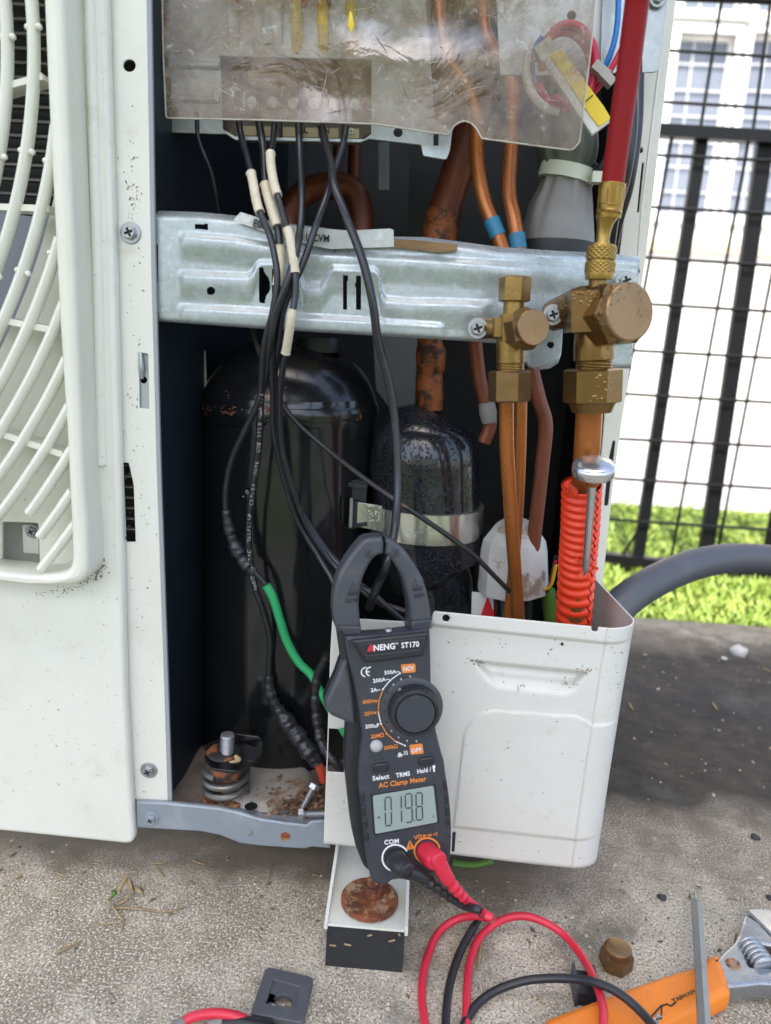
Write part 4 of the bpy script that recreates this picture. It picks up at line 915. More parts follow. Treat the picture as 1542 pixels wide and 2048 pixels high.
colfn('base_ring', [(1112, 512, 74), (1113, 500, 75), (1114, 486, 74), (1114, 484, 60)], m_rubber, [0])
v = [(-.0042, .94), (-.004, 1.06), (.004, 1.06), (.0042, .94)]
tr = S(53, P(1133, 348, wy)); lathe('cable_tie', [(h, tr * k) for h, k in v], P(1134, 349, wy), (.16, -.04, 1), m_tie, gw, 40)
g = Geo(); g.add(*box_g(P(1196, 356, wy - .016), (.008, .008, .006))); g.build('tie_head', m_tie, gw)
# loom of black cables down the right side
for k, pts in enumerate(([(1236, 235, .05), (1232, 300, .052), (1212, 345, .06), (1205, 420, .07), (1220, 500, .09)], [(1262, 150, .06), (1262, 260, .058), (1250, 350, .06), (1228, 430, .07), (1218, 500, .09)],
                         [(1276, 150, .07), (1272, 260, .068), (1256, 370, .07), (1236, 440, .08), (1222, 510, .10)], [(1246, 200, .055), (1246, 290, .055), (1236, 360, .06), (1216, 440, .07), (1214, 510, .09)],
                         [(1222, 250, .052), (1216, 310, .054), (1196, 340, .058), (1186, 330, .07)], [(1254, 180, .06), (1256, 280, .06), (1244, 380, .065), (1222, 450, .08), (1216, 510, .1)])):
    o = tube('loom_cable', [P(*p) for p in pts], S((9, 13, 13, 9, 8, 10)[k], P(1250, 300, .06)), m_cable, None, 14, 8)
    tag(o, 'black cable in the loom running down behind the red hose', 'cable', 'loom cables behind the red hose')

# ---- coil of red and blue wire behind the clear sheet
coilt = thing('wire_coil', P(1130, 220, .05), 'coiled red and blue wires with a white sleeve behind the corner of the clear sheet', 'wire coil')
def ring(cx_, cy_, a, b, t0, t1, Y, rpx, mat, name, tilt=0.0, n=40):
    pts = [P(cx_ + a * math.cos(t), cy_ + b * math.sin(t), Y + tilt * math.sin(t)) for t in np.linspace(t0, t1, n)]
    return Geo().add(*tube_g(pts, S(rpx, pts[0]), 12)).build(name, mat, coilt)
ring(1138, 128, 54, 80, -3.3, 2.2, .046, 8, m_rinsul, 'red_wire'); ring(1128, 140, 54, 76, -2.9, 2.8, .050, 8, m_rinsul, 'red_wire')
ring(1124, 138, 60, 84, 1.5, 4.0, .054, 6, m_blue, 'blue_wire'); ring(1120, 140, 68, 82, 1.6, 3.6, .050, 9, m_foam, 'white_sleeve')
ring(1168, 130, 24, 60, -1.4, 1.7, .050, 8, m_rinsul, 'red_wire')
tube('blue_wire', [P(1237, -120, .045), P(1237, 0, .045), P(1233, 60, .045), P(1222, 105, .046), P(1206, 140, .048), P(1180, 175, .052)], S(6, P(1235, 40, .045)), m_blue, coilt, 12)
tube('red_wire', [P(1262, 60, .044), P(1240, 105, .044), P(1222, 138, .045), P(1198, 172, .047), P(1170, 205, .052)], S(6, P(1235, 110, .045)), m_rinsul, coilt, 12)
g = Geo(); a, b = P(1198, 132, .042), P(1216, 166, .042); g.add(*beam_g(P(1194, 150, .042), P(1206, 134, .042), .010, .007, (0, 1, 0))); g.add(*beam_g(P(1207, 164, .041), P(1219, 150, .041), .009, .007, (0, 1, 0))); g.build('wire_clip', M('clear_nylon_clip', (.35, .34, .30), .35), coilt)
Geo().add(*beam_g(P(1082, 85, .044), P(1100, 116, .044), .010, .003, (0, 1, 0))).build('tie_strap', m_tie, coilt)

# ---- yellow and white card
ycp = Plane(P(1160, 180, .030), (-.12, -1, .1))
yc = plate('tape_card', ycp, [(1120, 92), (1224, 240), (1184, 270), (1088, 126)], (), .003, .0006, m_foam); tag(yc, 'white card strip with yellow tape tucked behind the clear sheet', 'card')
plate('yellow_tape', ycp, [(1100, 112), (1122, 99), (1208, 214), (1222, 238), (1197, 254), (1183, 236)], (), .0006, .0002, m_yellow, yc, .0006)
Geo().add(*beam_g(ycp.at(1165, 208, .0009), ycp.at(1186, 190, .0009), .0006, .0003, (0, 1, 0))).build('seam', m_wood, yc)

# ---- scuffed clear plastic sheet hanging over the control box
cs = thing('clear_sheet', P(740, 247, .014), 'scuffed dirty clear plastic sheet hanging over the terminal box', 'plastic sheet')
so_t = fillet([(322, -150), (326, 100), (332, 236, 6), (520, 240), (748, 248), (895, 270, 3), (902, 262), (908, 252), (918, 245), (930, 242), (942, 246), (952, 256), (960, 270), (964, 277, 3), (1145, 301, 14), (1159, 284, 3), (1186, 60), (1200, -150)], 1)
def shy(x, y): return .020 + .010 * math.sin((x - 330) / 270.0) * math.exp(-((y - 60) / 130.0) ** 2) - .010 * sst(850, 1180, x)
def sheet():
    xs_ = list(range(322, 1204, 6)); ys_ = list(range(-150, 306, 4)); v, f, idx = [], [], {}
    tab = so_t
    # clip a regular grid to the outline through a filled curve, then bend it
    cv, cf = curve_mesh([[(a / 100, -b / 100) for a, b in so_t]], .0005, 0)
    bm = bmesh.new(); vs_ = [bm.verts.new((p.x, p.y, 0)) for p in cv if abs(p.z) < 1]
    for q in cf:
        try:
            if all(cv[i].z > 0 for i in q): bm.faces.new([vs_[i] for i in q])
        except ValueError: pass
    bmesh.ops.delete(bm, geom=[x for x in bm.verts if not x.link_faces], context='VERTS')
    for k in range(15): bmesh.ops.bisect_plane(bm, geom=bm.verts[:] + bm.edges[:] + bm.faces[:], plane_co=(3.3 + k * .6, 0, 0), plane_no=(1, 0, 0))
    for k in range(11): bmesh.ops.bisect_plane(bm, geom=bm.verts[:] + bm.edges[:] + bm.faces[:], plane_co=(0, -2.9 + k * .4, 0), plane_no=(0, 1, 0))
    bm.verts.index_update(); v = [P(p.co.x * 100, -p.co.y * 100, shy(p.co.x * 100, -p.co.y * 100)) for p in bm.verts]; f = [[p.index for p in q.verts] for q in bm.faces]; bm.free()
    return v, f
v, f = sheet(); mk('sheet', v, f, m_sheet, cs, True)
# bright cut rim of the sheet
rim = [P(x, y, shy(x, y)) for x, y in so_t]
m_rim = M('plastic_cut_edge', (.42, .40, .33), .3, layers=[((.2, .17, .12), 60, .5, .65, .7)])
Geo().add(*tube_g(rim[1:-1], .0005, 6)).build('cut_edge', m_rim, cs)
m_scratch = M('whitened_scuff', (.50, .49, .45), .4)  # pale colour of the fine scratches
def scratches(cnt, mat, name, box, wmax):
    v, f = [], []
    for _ in range(cnt):
        x, y = random.uniform(box[0], box[2]), random.uniform(box[1], box[3]); L_ = random.choice((3, 5, 8, 14, 30)); a = random.gauss(-.15, .7); n = len(v); wd = random.uniform(.4, wmax)
        k = random.uniform(-.05, .05)
        for t in (-1, 0, 1):
            for s in (-1, 1):
                X, Y = x + L_ * t * math.cos(a + k * t) - s * wd * (1 - abs(t)) * math.sin(a), y + L_ * t * math.sin(a + k * t) + s * wd * (1 - abs(t)) * math.cos(a); v.append(P(X, Y, shy(X, Y) - .0005))
        f += [[n, n + 1, n + 3, n + 2], [n + 2, n + 3, n + 5, n + 4]]
    o = mk(name, v, f, mat, cs); o['kind'] = 'stuff'
scratches(60, m_scratch, 'scratch', (345, -40, 1150, 225), .5)
scratches(26, M('dark_scuff', (.05, .045, .03), .7), 'dark_scuff', (480, 20, 1130, 230), .8)

# ---- cables from the terminal block
def sleeve(parent, pts, rpx, W):
    o = tube('marker_sleeve', pts, rpx, m_sleeve, parent, 12, 6, wob=.06); return o
def cable(label, pts, rpx, sleeves=(), mat=None, name='power_cable', cat='cable', group=None, tapes=()):
    W = [P(p[0] + (random.uniform(-1.6, 1.6) if 0 < k < len(pts) - 1 else 0), p[1], p[2]) for k, p in enumerate(pts)]; A = P(pts[len(pts) // 2][0], pts[len(pts) // 2][1], pts[len(pts) // 2][2])
    root = thing(name, W[-1], label, cat, group)
    sp = spline(W, 10); r = S(rpx, A)
    Geo().add(*tube_g(sp, r, 12)).build('sheath', mat or m_cable, root)
    def near(y):  # nearest path index to an image row
        best = min(range(len(sp)), key=lambda i: abs(prow(sp[i]) - y)); return best
    for y0, y1 in sleeves:
        i0, i1 = near(y0), near(y1); i0, i1 = min(i0, i1), max(i0, i1); pts_ = sp[i0:i1 + 1]; pts_ = spline(pts_, 3) if len(pts_) > 2 else pts_
        g = Geo(); g.add(*tube_g(pts_, [r * 1.62] + [r * 1.38] * max(1, len(pts_) - 2) + [r * 1.5], 12, wob=.05)); g.build('marker_sleeve', m_sleeve, root)
    for y0, y1, k in tapes:
        i0, i1 = near(y0), near(y1); i0, i1 = min(i0, i1), max(i0, i1); pts_ = spline(sp[i0:i1 + 1], 4); n = len(pts_)
        rr = [r * k * (.84 + .10 * math.sin(i * .21 + k) + .05 * math.sin(i * .47)) * (1 - .35 * (abs(i / (n - 1) - .5) * 2) ** 3) for i in range(n)]
        g = Geo(); g.add(*tube_g(pts_, rr, 14, wob=.05)); g.build('tape_wrap', m_tape, root)
    return root, sp, r
def prow(p): q = p - CP; z = q.dot(FW); return 1024 - F * q.dot(UP) / z
cable('thin black wire hanging on its own from the box corner beside the white post', [(393, 225, .033), (398, 278, .034), (420, 340, .038), (432, 385, .042), (438, 440, .048)], 4.2)
cable('black cable with one frayed cream marker sleeve, leftmost of the sleeved ones', [(478, 245, .030), (484, 275, .026), (497, 320, .014), (506, 360, .004), (516, 415, -.006), (535, 462, -.011), (549, 505, -.013), (555, 560, -.015), (549, 640, -.014), (545, 710, -.004), (545, 790, .010), (549, 860, .018), (566, 950, .026), (596, 1040, .030), (634, 1110, .028), (664, 1160, .022), (684, 1215, .016), (690, 1250, .02)], 6.6, [(346, 424)])
rt, spB, rB = cable('black cable printed with white lettering that ends in a taped joint', [(518, 245, .030), (526, 300, .020), (531, 370, .006), (545, 425, -.004), (557, 462, -.009), (559, 520, -.011), (558, 560, -.012), (545, 630, -.013), (531, 690, -.008), (523, 760, .004), (521, 830, .014), (515, 900, .020), (505, 980, .024), (497, 1050, .027), (498, 1110, .029), (508, 1170, .030), (528, 1225, .032), (540, 1280, .034), (537, 1340, .036), (543, 1390, .037), (570, 1440, .036), (602, 1480, .033), (630, 1520, .030), (645, 1550, .03)], 7.0, [(372, 455), (488, 575)], tapes=[(1350, 1420, 2.0), (1415, 1528, 3.3)])
tube('red_end', [P(627, 1518, .0298), P(640, 1536, .030), P(648, 1562, .031)], S(9, P(640, 1536, .03)), M('red_wire_end', (.55, .07, .04), .45), rt, 10, 4)
cable('black cable carrying three cream marker sleeves one under another', [(549, 248, .030), (547, 285, .022), (541, 315, .010), (548, 360, .0), (559, 400, -.008), (572, 448, -.012), (580, 480, -.015), (591, 546, -.018), (590, 590, -.019), (583, 640, -.020), (574, 700, -.012), (563, 760, -.002), (559, 820, .008), (566, 900, .016), (585, 980, .022), (614, 1050, .027), (655, 1115, .027), (690, 1150, .022), (740, 1185, .004), (800, 1235, .000), (830, 1260, .004)], 6.6, [(308, 392), (459, 548), (620, 706)])
rtA, spA, rA = cable('black cable spliced with tape to a green insulated wire', [(597, 250, .029), (601, 320, .016), (602, 400, -.002), (597, 480, -.014), (578, 560, -.018), (556, 620, -.017), (541, 680, -.012), (534, 740, .002), (517, 805, .010), (490, 862, .016), (466, 915, .021), (452, 970, .024), (450, 1020, .026), (464, 1075, .028), (487, 1120, .030), (515, 1150, .030), (536, 1174, .030)], 6.8, tapes=[(1018, 1080, 1.9), (1070, 1145, 2.6)])
g_ = tube('green_wire', [P(532, 1170, .0302), P(546, 1196, .030), (P(560, 1240, .030)), P(575, 1285, .030), P(598, 1325, .029), P(624, 1352, .028), P(650, 1400, .024), P(690, 1466, .018), P(705, 1480, .016)], [S(9.2, P(560, 1240, .03)), S(8.6, P(560, 1240, .03)), S(8, P(560, 1240, .03))], m_green, rtA, 14, 8)
cable('thick black cable curving in front of the bracket and through the meter jaw', [(643, 255, .030), (652, 290, .020), (661, 330, .006), (668, 372, -.006), (692, 432, -.014), (718, 495, -.018), (733, 550, -.020), (745, 610, -.021), (757, 680, -.020), (776, 755, -.018), (788, 820, -.018), (794, 890, -.020), (796, 970, -.024), (792, 1040, -.032), (784, 1090, -.042), (770, 1135, -.046), (752, 1178, -.030), (738, 1215, -.006)], 8.6)
cable('black cable crossing behind the others from the earth terminal', [(692, 255, .030), (684, 295, .022), (668, 345, .010), (652, 395, -.002), (630, 455, -.010), (608, 520, -.013), (585, 575, -.014), (566, 625, -.013), (556, 690, -.006), (549, 760, .010), (553, 850, .020), (568, 930, .026), (596, 1010, .030), (640, 1085, .030), (680, 1130, .026), (720, 1175, .012), (760, 1205, .008), (815, 1225, .006)], 6.6)
cable('thin rust stained wire running aslant across the compressor to the copper pipes', [(505, 655, .02), (512, 690, .03), (540, 760, .04), (566, 810, .040), (596, 848, .038), (650, 896, .032), (720, 950, .016), (790, 1000, .000), (850, 1040, .002), (905, 1078, .008), (950, 1112, .014), (990, 1152, .022), (1018, 1182, .034)], 5.4, mat=M('stained_cable', (.022, .021, .022), .4, layers=[((.16, .075, .04), 60, .58, .68, .7)]), name='sensor_wire', cat='wire')
cable('green tail and black taped wire end behind the cover opening', [(655, 1310, .02), (636, 1350, .024), (630, 1400, .024), (634, 1450, .022), (645, 1490, .018), (668, 1520, .012), (690, 1545, .010)], 8.5, name='taped_wire', cat='wire', tapes=[(1330, 1530, 1.35)])
# print along the lettered cable
def along(s, sp, i0, step, hpx, mat, parent):
    g = Geo(); L_ = [0]
    for a, b in zip(sp, sp[1:]): L_.append(L_[-1] + (b - a).length)
    d = L_[i0]
    for ch in s:
        i = min(len(sp) - 2, max(0, int(np.searchsorted(L_, d)) - 1)); p = sp[i].lerp(sp[i + 1], (d - L_[i]) / max(1e-6, L_[i + 1] - L_[i])); t = (sp[i + 1] - sp[i]).normalized()
        if ch != ' ':
            nn = (CP - p); nn = (nn - t * nn.dot(t)).normalized(); up = nn.cross(-t)
            q = Plane(p + nn * rB, nn); q.n = nn
            cu = bpy.data.curves.new('t', 'FONT'); cu.body = ch; cu.size = hpx; o = bpy.data.objects.new('t', cu); me = bpy.data.meshes.new_from_object(o)
            g.add([p + nn * (rB + .0001) + (-t) * (w_.co.x) + nn.cross(-t) * (w_.co.y - hpx * .35) for w_ in me.vertices], [list(x.vertices) for x in me.polygons])
            bpy.data.objects.remove(o); bpy.data.curves.remove(cu)
        d += step
    return mk('cable_print', g.v, g.f, mat, parent)
ia = min(range(len(spB)), key=lambda i: abs(prow(spB[i]) - 1215)); ib = min(range(len(spB)), key=lambda i: abs(prow(spB[i]) - 790))
along('2/7 Awm XLPE SWG  600V  90/75C  PHILFLEX  CAT NO THHN'[:54], spB, ib, .0025, .0034, m_printg, rt)

# ================================================================== WHITE COVER IN FRONT OF THE VALVES
cv = thing('valve_cover', P(1000, 1740, -.02), 'pale grey metal cover box open at the top below the brass valves', 'cover')
pV = YP(-.020)
CL = [(1215, 667), (1236, 665), (1300, 661), (1450, 656), (1560, 652), (1640, 649), (1750, 645)]
CR = [(1215, 1216), (1262, 1212), (1400, 1190), (1560, 1166), (1745, 1140)]
CTOP = [(640, 1236), (725, 1238), (860, 1246), (868, 1222), (1216, 1256), (1218, 1262), (1300, 1264)]
CBOT = [(640, 1693), (706, 1700), (905, 1716), (1020, 1730), (1130, 1742), (1150, 1744)]
def hs(x, y, poly_top, poly_bot, xl0, xr0, soft): return sst(xl0, xl0 + soft, x) * sst(xr0, xr0 - soft, x) * sst(poly_top, poly_top + soft, y) * sst(poly_bot, poly_bot - soft, y)
def cov_h(x, y):
    h = 0
    # finger recess
    yt = il(x, [(940, 1319), (1180, 1343)]); yb = yt + 58 - 14 * ((x - 1060) / 120) ** 2 * 0; xa = 940 + (y - yt) * .75; xb = 1182 - (y - yt) * .65
    if yt - 2 < y < yb + 20 and xa - 2 < x < xb + 2:
        e = sst(yt, yt + 4, y) * (1 - sst(yt + 6, yb, y)) * sst(xa, xa + 26, x) * sst(xb, xb - 26, x); h += -.0075 * e
    # pressed panel with an arched top
    t = (x - 925) / 280.0; top = il(x, [(905, 1414), (1210, 1436)]); bot = il(x, [(905, 1653), (1170, 1682)])
    xl_ = il(y, [(1414, 934), (1660, 906)]); xr_ = il(y, [(1430, 1208), (1680, 1166)])
    rc = 62; dx = min(x - xl_, xr_ - x); dy = y - top
    sd = min(dx, dy, bot - y)
    if dx < rc and dy < rc: sd = min(sd, rc - math.hypot(rc - dx, rc - dy))
    h += .0016 * sst(-1.5, 3.5, sd)
    # folded top lip
    ly = il(x, [(868, 1250), (1216, 1286)])
    if x > 864: h += .0032 * (1 - sst(ly - 3, ly + 3, y)) * (1 - sst(1214, 1219, x))
    return h
NX, NYY = 236, 212
cut = [(657, 1457), (689, 1456), (687, 1546), (654, 1543)]
slots = [cut, [(1160, 1692), (1168, 1690), (1165, 1735), (1156, 1736)], circ(892, 1236, 8), circ(1189, 1255, 8, 16, 1.1), circ(1124, 1288, 3.4, 10, 1.2), [(905, 1662), (911, 1664), (909, 1702), (904, 1702)]]
def cpix(i, j):
    u = i / (NX - 1); t = j / (NYY - 1)
    y = 1215 + t * 530
    for _ in range(3):
        x = il(y, CL) + u * (il(y, CR) - il(y, CL)); y0, y1 = il(x, CTOP), il(x, CBOT); y = y0 + t * (y1 - y0)
    return x, y
CPX = [[cpix(i, j) for j in range(NYY)] for i in range(NX)]
def cpt(i, j):
    x, y = CPX[i][j]; p = pV.at(x, y, cov_h(x, y)); u = max(0, 1 - (il(x, CBOT) - y) / 14.0); p.y += .004 * u * u; return p
def cmask(i, j):
    x = (CPX[i][j][0] + CPX[i + 1][j + 1][0]) / 2; y = (CPX[i][j][1] + CPX[i + 1][j + 1][1]) / 2
    return not any(inpoly(x, y, s) for s in slots)
g = Geo(); v, f = heightfield_g(NX, NYY, cpt, cmask); g.add(v, f)
# corner and the side going back
NS = 26; sv_, sf_ = [], []
for j in range(NYY):
    p = V(v[(NX - 1) * NYY + j]); ylast = CPX[NX - 1][j][1]
    R = .020
    base = pV.at(CPX[NX - 1][j][0], ylast, 0)
    h0 = p - base
    for k in range(NS):
        if k < 14:
            a = k / 13 * math.pi / 2; q = base + V((R * math.sin(a), R * (1 - math.cos(a)), 0)) + h0 * (1 - sst(0, 13, k))
        else:
            q = base + V((R - .0006 * (k - 13), R + (k - 13) * .0085, 0))
        uu = max(0, 1 - (1744 - ylast) / 16.0); q.z += 0
        sv_.append(q)
for j in range(NYY - 1):
    for k in range(NS - 1): sf_.append([j * NS + k, (j + 1) * NS + k, (j + 1) * NS + k + 1, j * NS + k + 1])
g.add(sv_, sf_)
body = g.build('cover_body', m_cover, cv, 50); 
md = body.modifiers.new('thickness', 'SOLIDIFY'); md.thickness = .0009; md.offset = 0
flecks('dirt', Plane(pV.pt + pV.n * .0002, pV.n), [(952, 1323, 10, 3, 26, .1), (1166, 1340, 12, 4, 40, .1), (1130, 1362, 14, 8, 24, 0), (1040, 1374, 6, 5, 14, 0), (700, 1600, 20, 60, 26, 0), (1050, 1560, 110, 80, 36, 0), (1000, 1290, 120, 10, 20, .1), (1225, 1350, 14, 40, 16, 0), (940, 1690, 90, 10, 26, .1)], m_fleck, cv)
plate('slot_shade', pV, [(905, 1664), (911, 1666), (909, 1702), (903, 1702)], (), .0008, .0002, m_meterk, cv, .0006)  # black strip stands in for the shade inside the slot
tube('rust_bead', [pV.at(1214, 1272, .0014), pV.at(1217, 1268, .0014)], .0007, m_rust, cv, 8, 3)
tube('lip_edge', [P(1214, 1263, -.0195), P(1216, 1275, -.0195), P(1206, 1285, -.0225)], .0004, m_cover, cv, 8, 3)

# loose bolts lying on the pan beside the cover
for (a, b, lab) in (((606, 1628), (655, 1627), 'small zinc bolt lying level on the pan with its end behind the cover edge'), ((626, 1576), (602, 1622), 'small zinc bolt propped upright against the dirt beside the cover edge')):
    A, B = G(*a, zf + .006), G(*b, zf + (.006 if a[0] == 606 else .002))
    if a[0] != 606: A = P(*a, B.y + .006)
    bo_ = thing('loose_bolt', V((B.x, B.y, zf)), lab, 'bolt')
    d = (B - A).normalized(); L_ = (B - A).length; r = .0021
    lathe('shank', [(0, r)] + [(L_ * k / 24, r * (1 if k % 2 else .84)) for k in range(1, 25)], A, d, m_steel, bo_, 14)
    lathe('bolt_head', [(-.0035, r * 1.2), (-.003, r * 1.75), (-.0002, r * 1.9), (0, r * 1.9)], A, d, m_steel, bo_, 6)
# leaf litter in the pan
v, f = [], []
for i in range(800):
    x, y = random.gauss(598, 42), random.gauss(1592, 26)
    if not (505 < x < 700 and 1553 < y < 1638): continue
    p = G(x, y, zf + .0015 + random.random() * .004); s = random.uniform(.001, .0034); a = random.uniform(0, 6.28); q = V((math.cos(a), math.sin(a), random.uniform(-.5, .5))) * s; r_ = V((-math.sin(a), math.cos(a), random.uniform(-.6, .6))) * s * random.uniform(.3, .7)
    n = len(v); v += [p - q, p + r_, p + q, p - r_ * .6]; f.append([n, n + 1, n + 2, n + 3])
o = mk('leaf_litter', v, f, m_debris); o['kind'] = 'stuff'; o['label'] = 'brown leaf litter and dirt lying in the pan beside the cover'

# grey hose looping away to the right
gh = tube('drain_hose', [P(1180, 1300, .10), P(1215, 1240, .115), P(1262, 1192, .13), P(1330, 1152, .155), P(1400, 1126, .18), P(1470, 1116, .20), P(1550, 1119, .215), P(1640, 1135, .22), P(1760, 1180, .22)], [S(33, P(1300, 1160, .14)), S(31, P(1400, 1126, .18)), S(27, P(1550, 1115, .21))], m_hoseg, None, 28, 10)
tag(gh, 'thick grey plastic hose curving out from behind the cover towards the fence', 'hose')

# ---- foot of the unit with rusty washer, on its rubber pad
zt_ = .030
ft = lambda x, y, z=zt_: G(x, y, z)
fo = [ft(652, 1846), ft(813, 1852), ft(818, 1720), ft(668, 1690)]
x0, x1 = fo[0].x, fo[1].x; yf = fo[0].y
fb = Geo(); fb.add(*box_g(((x0 + x1) / 2, yf + .04, zt_ - .001), (x1 - x0 - .001, .08, .0016))); foot = fb.build('foot_bracket', m_white, unit); OFF[foot.name] = OFF[unit.name]
for xx, hh in ((x0, .011), (x1, .006)):
    g = Geo(); g.add([V((xx - .0009, yf, zt_ - .004)), V((xx + .0009, yf, zt_ - .004)), V((xx + .0009, yf, zt_ + .0015)), V((xx - .0009, yf, zt_ + .0015)), V((xx - .0009, yf + .08, zt_ - .004)), V((xx + .0009, yf + .08, zt_ - .004)), V((xx + .0009, yf + .08, zt_ + hh + .004)), V((xx - .0009, yf + .08, zt_ + hh + .004))],
                     [[0, 1, 2, 3], [7, 6, 5, 4], [0, 3, 7, 4], [1, 5, 6, 2], [3, 2, 6, 7], [0, 4, 5, 1]])
    g.build('foot_flange', m_white, foot)
g = Geo(); g.add(*box_g(((x0 + x1) / 2, yf + .036, .0136), (x1 - x0 - .0012, .07, .0272)))
pad = g.build('rubber_pad', m_rubber, unit)
c = ft(739, 1802, zt_ + .001); r = S(57, c)
lathe('washer', [(0, r), (.0022, r), (.0028, r * .97), (.0032, r * .80), (.0026, r * .5), (.0026, r * .2)], c, (0, 0, 1), m_rust, foot, 48)
g = Geo(); g.add(*hexnut_g(c + V((.001, .003, .0026)), (.03, 0, 1), r * .36, .0065, .3, .14)); g.add(*lathe_g([(0, r * .20), (.0035, r * .19), (.0045, r * .12)], c + V((.001, .003, .0088)), (0, 0, 1), 16)); g.build('foot_bolt', m_rust, foot, 20)
for k, (x, y) in enumerate(((688, 1888), (735, 1872), (800, 1872), (672, 1892), (790, 1880))):
    p = P(x, y, yf + .0008 - .002); g = Geo(); a = k * .9; g.add(*beam_g(p, p + V((.004 * math.cos(a), -.0006, .002 * math.sin(a))), .0008, .0004, (0, 1, 0))); o = g.build('straw_bit', m_leafd); tag(o, 'tiny bit of dry straw stuck to the black rubber pad', 'straw', 'straw bits on the rubber pad')

# ================================================================== CLAMP METER
mt = thing('clamp_meter', P(770, 1765, -.075), 'dark grey digital clamp meter hanging on the black cable in front of the cover', 'clamp meter')
pm = Plane(P(790, 1480, -.062), V((math.sin(math.radians(11)), -math.cos(math.radians(11)), .10)))
Z6 = lambda L: [(640 + a * .1816, 1240 + b * .1816) for a, b in L]
Z7 = lambda L: [(640 + a * .1816, 1500 + b * .1816) for a, b in L]
Z5 = lambda L: [(600 + a * .2075, 1060 + b * .2075) for a, b in L]
T = .027
def smooth2(poly, n=4):
    p = [V((a, b, 0)) for a, b in poly]; return [(q.x, q.y) for q in spline(p, n)]
# jaws
jl_o = smooth2(Z5([(372, 1010), (340, 930), (322, 800), (335, 620), (380, 450), (455, 310), (540, 195), (625, 105), (710, 85), (808, 80)]))
jl_i = smooth2(Z5([(816, 248), (745, 270), (680, 350), (620, 480), (592, 600), (580, 720), (586, 850), (604, 1015)]))
lj = plate('jaw', pm, jl_o + Z5([(825, 150), (820, 200)]) + jl_i, (), .017, .0022, m_jaw, mt, -.004)
jr_o = smooth2(Z5([(1245, 1015), (1278, 950), (1282, 850), (1265, 720), (1238, 600), (1198, 480), (1138, 370), (1058, 250), (980, 165), (905, 105), (826, 80)]))
jr_i = smooth2(Z5([(832, 248), (870, 275), (925, 350), (985, 450), (1035, 600), (1066, 750), (1080, 880), (1080, 990)]))
rj = plate('jaw', pm, jr_i[::-1] + Z5([(838, 200), (842, 150)]) + jr_o[::-1], (), .017, .0022, m_jaw, mt, -.004)
# jaw base collars
plate('jaw_collar', pm, Z5([(372, 940), (588, 938), (606, 1030), (430, 1030)]), (), .021, .0012, m_meter, mt, -.002)
plate('jaw_collar', pm, Z5([(1080, 892), (1280, 870), (1270, 960), (1240, 985), (1075, 985)]), (), .021, .0012, m_meter, mt, -.002)
# body
fr = Z6([(275, 187), (700, 166), (1215, 102), (1222, 400), (1226, 700), (1262, 1000), (1282, 1230), (1335, 1450)]) + Z7([(1370, 130), (1392, 300), (1418, 450), (1430, 560), (1444, 700), (1452, 850), (1448, 1060), (1436, 1240), (1392, 1330), (980, 1420), (790, 1442), (740, 1492), (610, 1480), (560, 1420), (520, 1250), (490, 1000), (470, 700), (432, 450), (428, 280), (440, 100)]) + Z6([(472, 1300), (450, 1150), (430, 1000), (380, 700), (320, 480)])
mb = plate('meter_body', pm, fillet(fr, 5), (), .0125, .0018, m_meter, mt); OFF[mb.name] = OFF[mt.name]
# soft dark skirt behind the face, wider on the left
sk = Z6([(150, 60), (205, 170), (250, 480), (300, 900), (318, 1250)]) + Z7([(296, 200), (302, 400), (320, 520), (345, 760), (372, 1000), (420, 1200), (500, 1400), (600, 1490), (740, 1496), (1390, 1340), (1440, 1200), (1458, 880), (1396, 300)]) + Z6([(1340, 1450), (1230, 700), (1222, 90), (1012, 96), (1020, 330), (470, 360), (452, 70)])
plate('meter_shell', pm, fillet(sk, 6), (), .018, .003, m_meterk, mt, -.0085)
# grip notches down both sides
for z in ([(430, 470), (490, 465), (494, 570), (440, 578)], [(448, 615), (505, 612), (512, 715), (455, 722)], [(462, 760), (520, 757), (525, 858), (468, 864)], [(478, 905), (536, 902), (541, 1000), (482, 1008)],
          [(1352, 330), (1392, 325), (1402, 440), (1362, 450)], [(1368, 480), (1410, 470), (1420, 585), (1378, 595)], [(1374, 620), (1425, 612), (1430, 720), (1385, 728)], [(1382, 755), (1435, 748), (1440, 820), (1390, 830)]):
    plate('grip_notch', pm, fillet(Z7(z), 3), (), .0012, .0005, m_meterk, mt, .0007)
# name plate
plate('name_plate', pm, fillet(Z6([(330, 205), (1190, 112), (1168, 250), (1126, 375), (490, 452)]), 3), (), .0038, .0012, m_meterk, mt, .0038)
npz = Plane(pm.pt + pm.n * .0036, pm.n)
plate('plate_rim', npz, fillet(Z6([(440, 262), (1160, 192), (1112, 328), (512, 398)]), 4), [fillet(Z6([(450, 268), (1150, 200), (1106, 322), (518, 391)]), 4)], .0006, .0001, m_jaw, mt, .0005)
lp_ = Plane(pm.pt + pm.n * .0039, pm.n)
def word(s, a, b, h, mat, name, pl=pm, off=.0002): return Geo().add(*text_g(s, pl, a, b, h, off)).build(name, mat, mt)
z6 = lambda a, b: (640 + a * .1816, 1240 + b * .1816)
z7 = lambda a, b: (640 + a * .1816, 1500 + b * .1816)
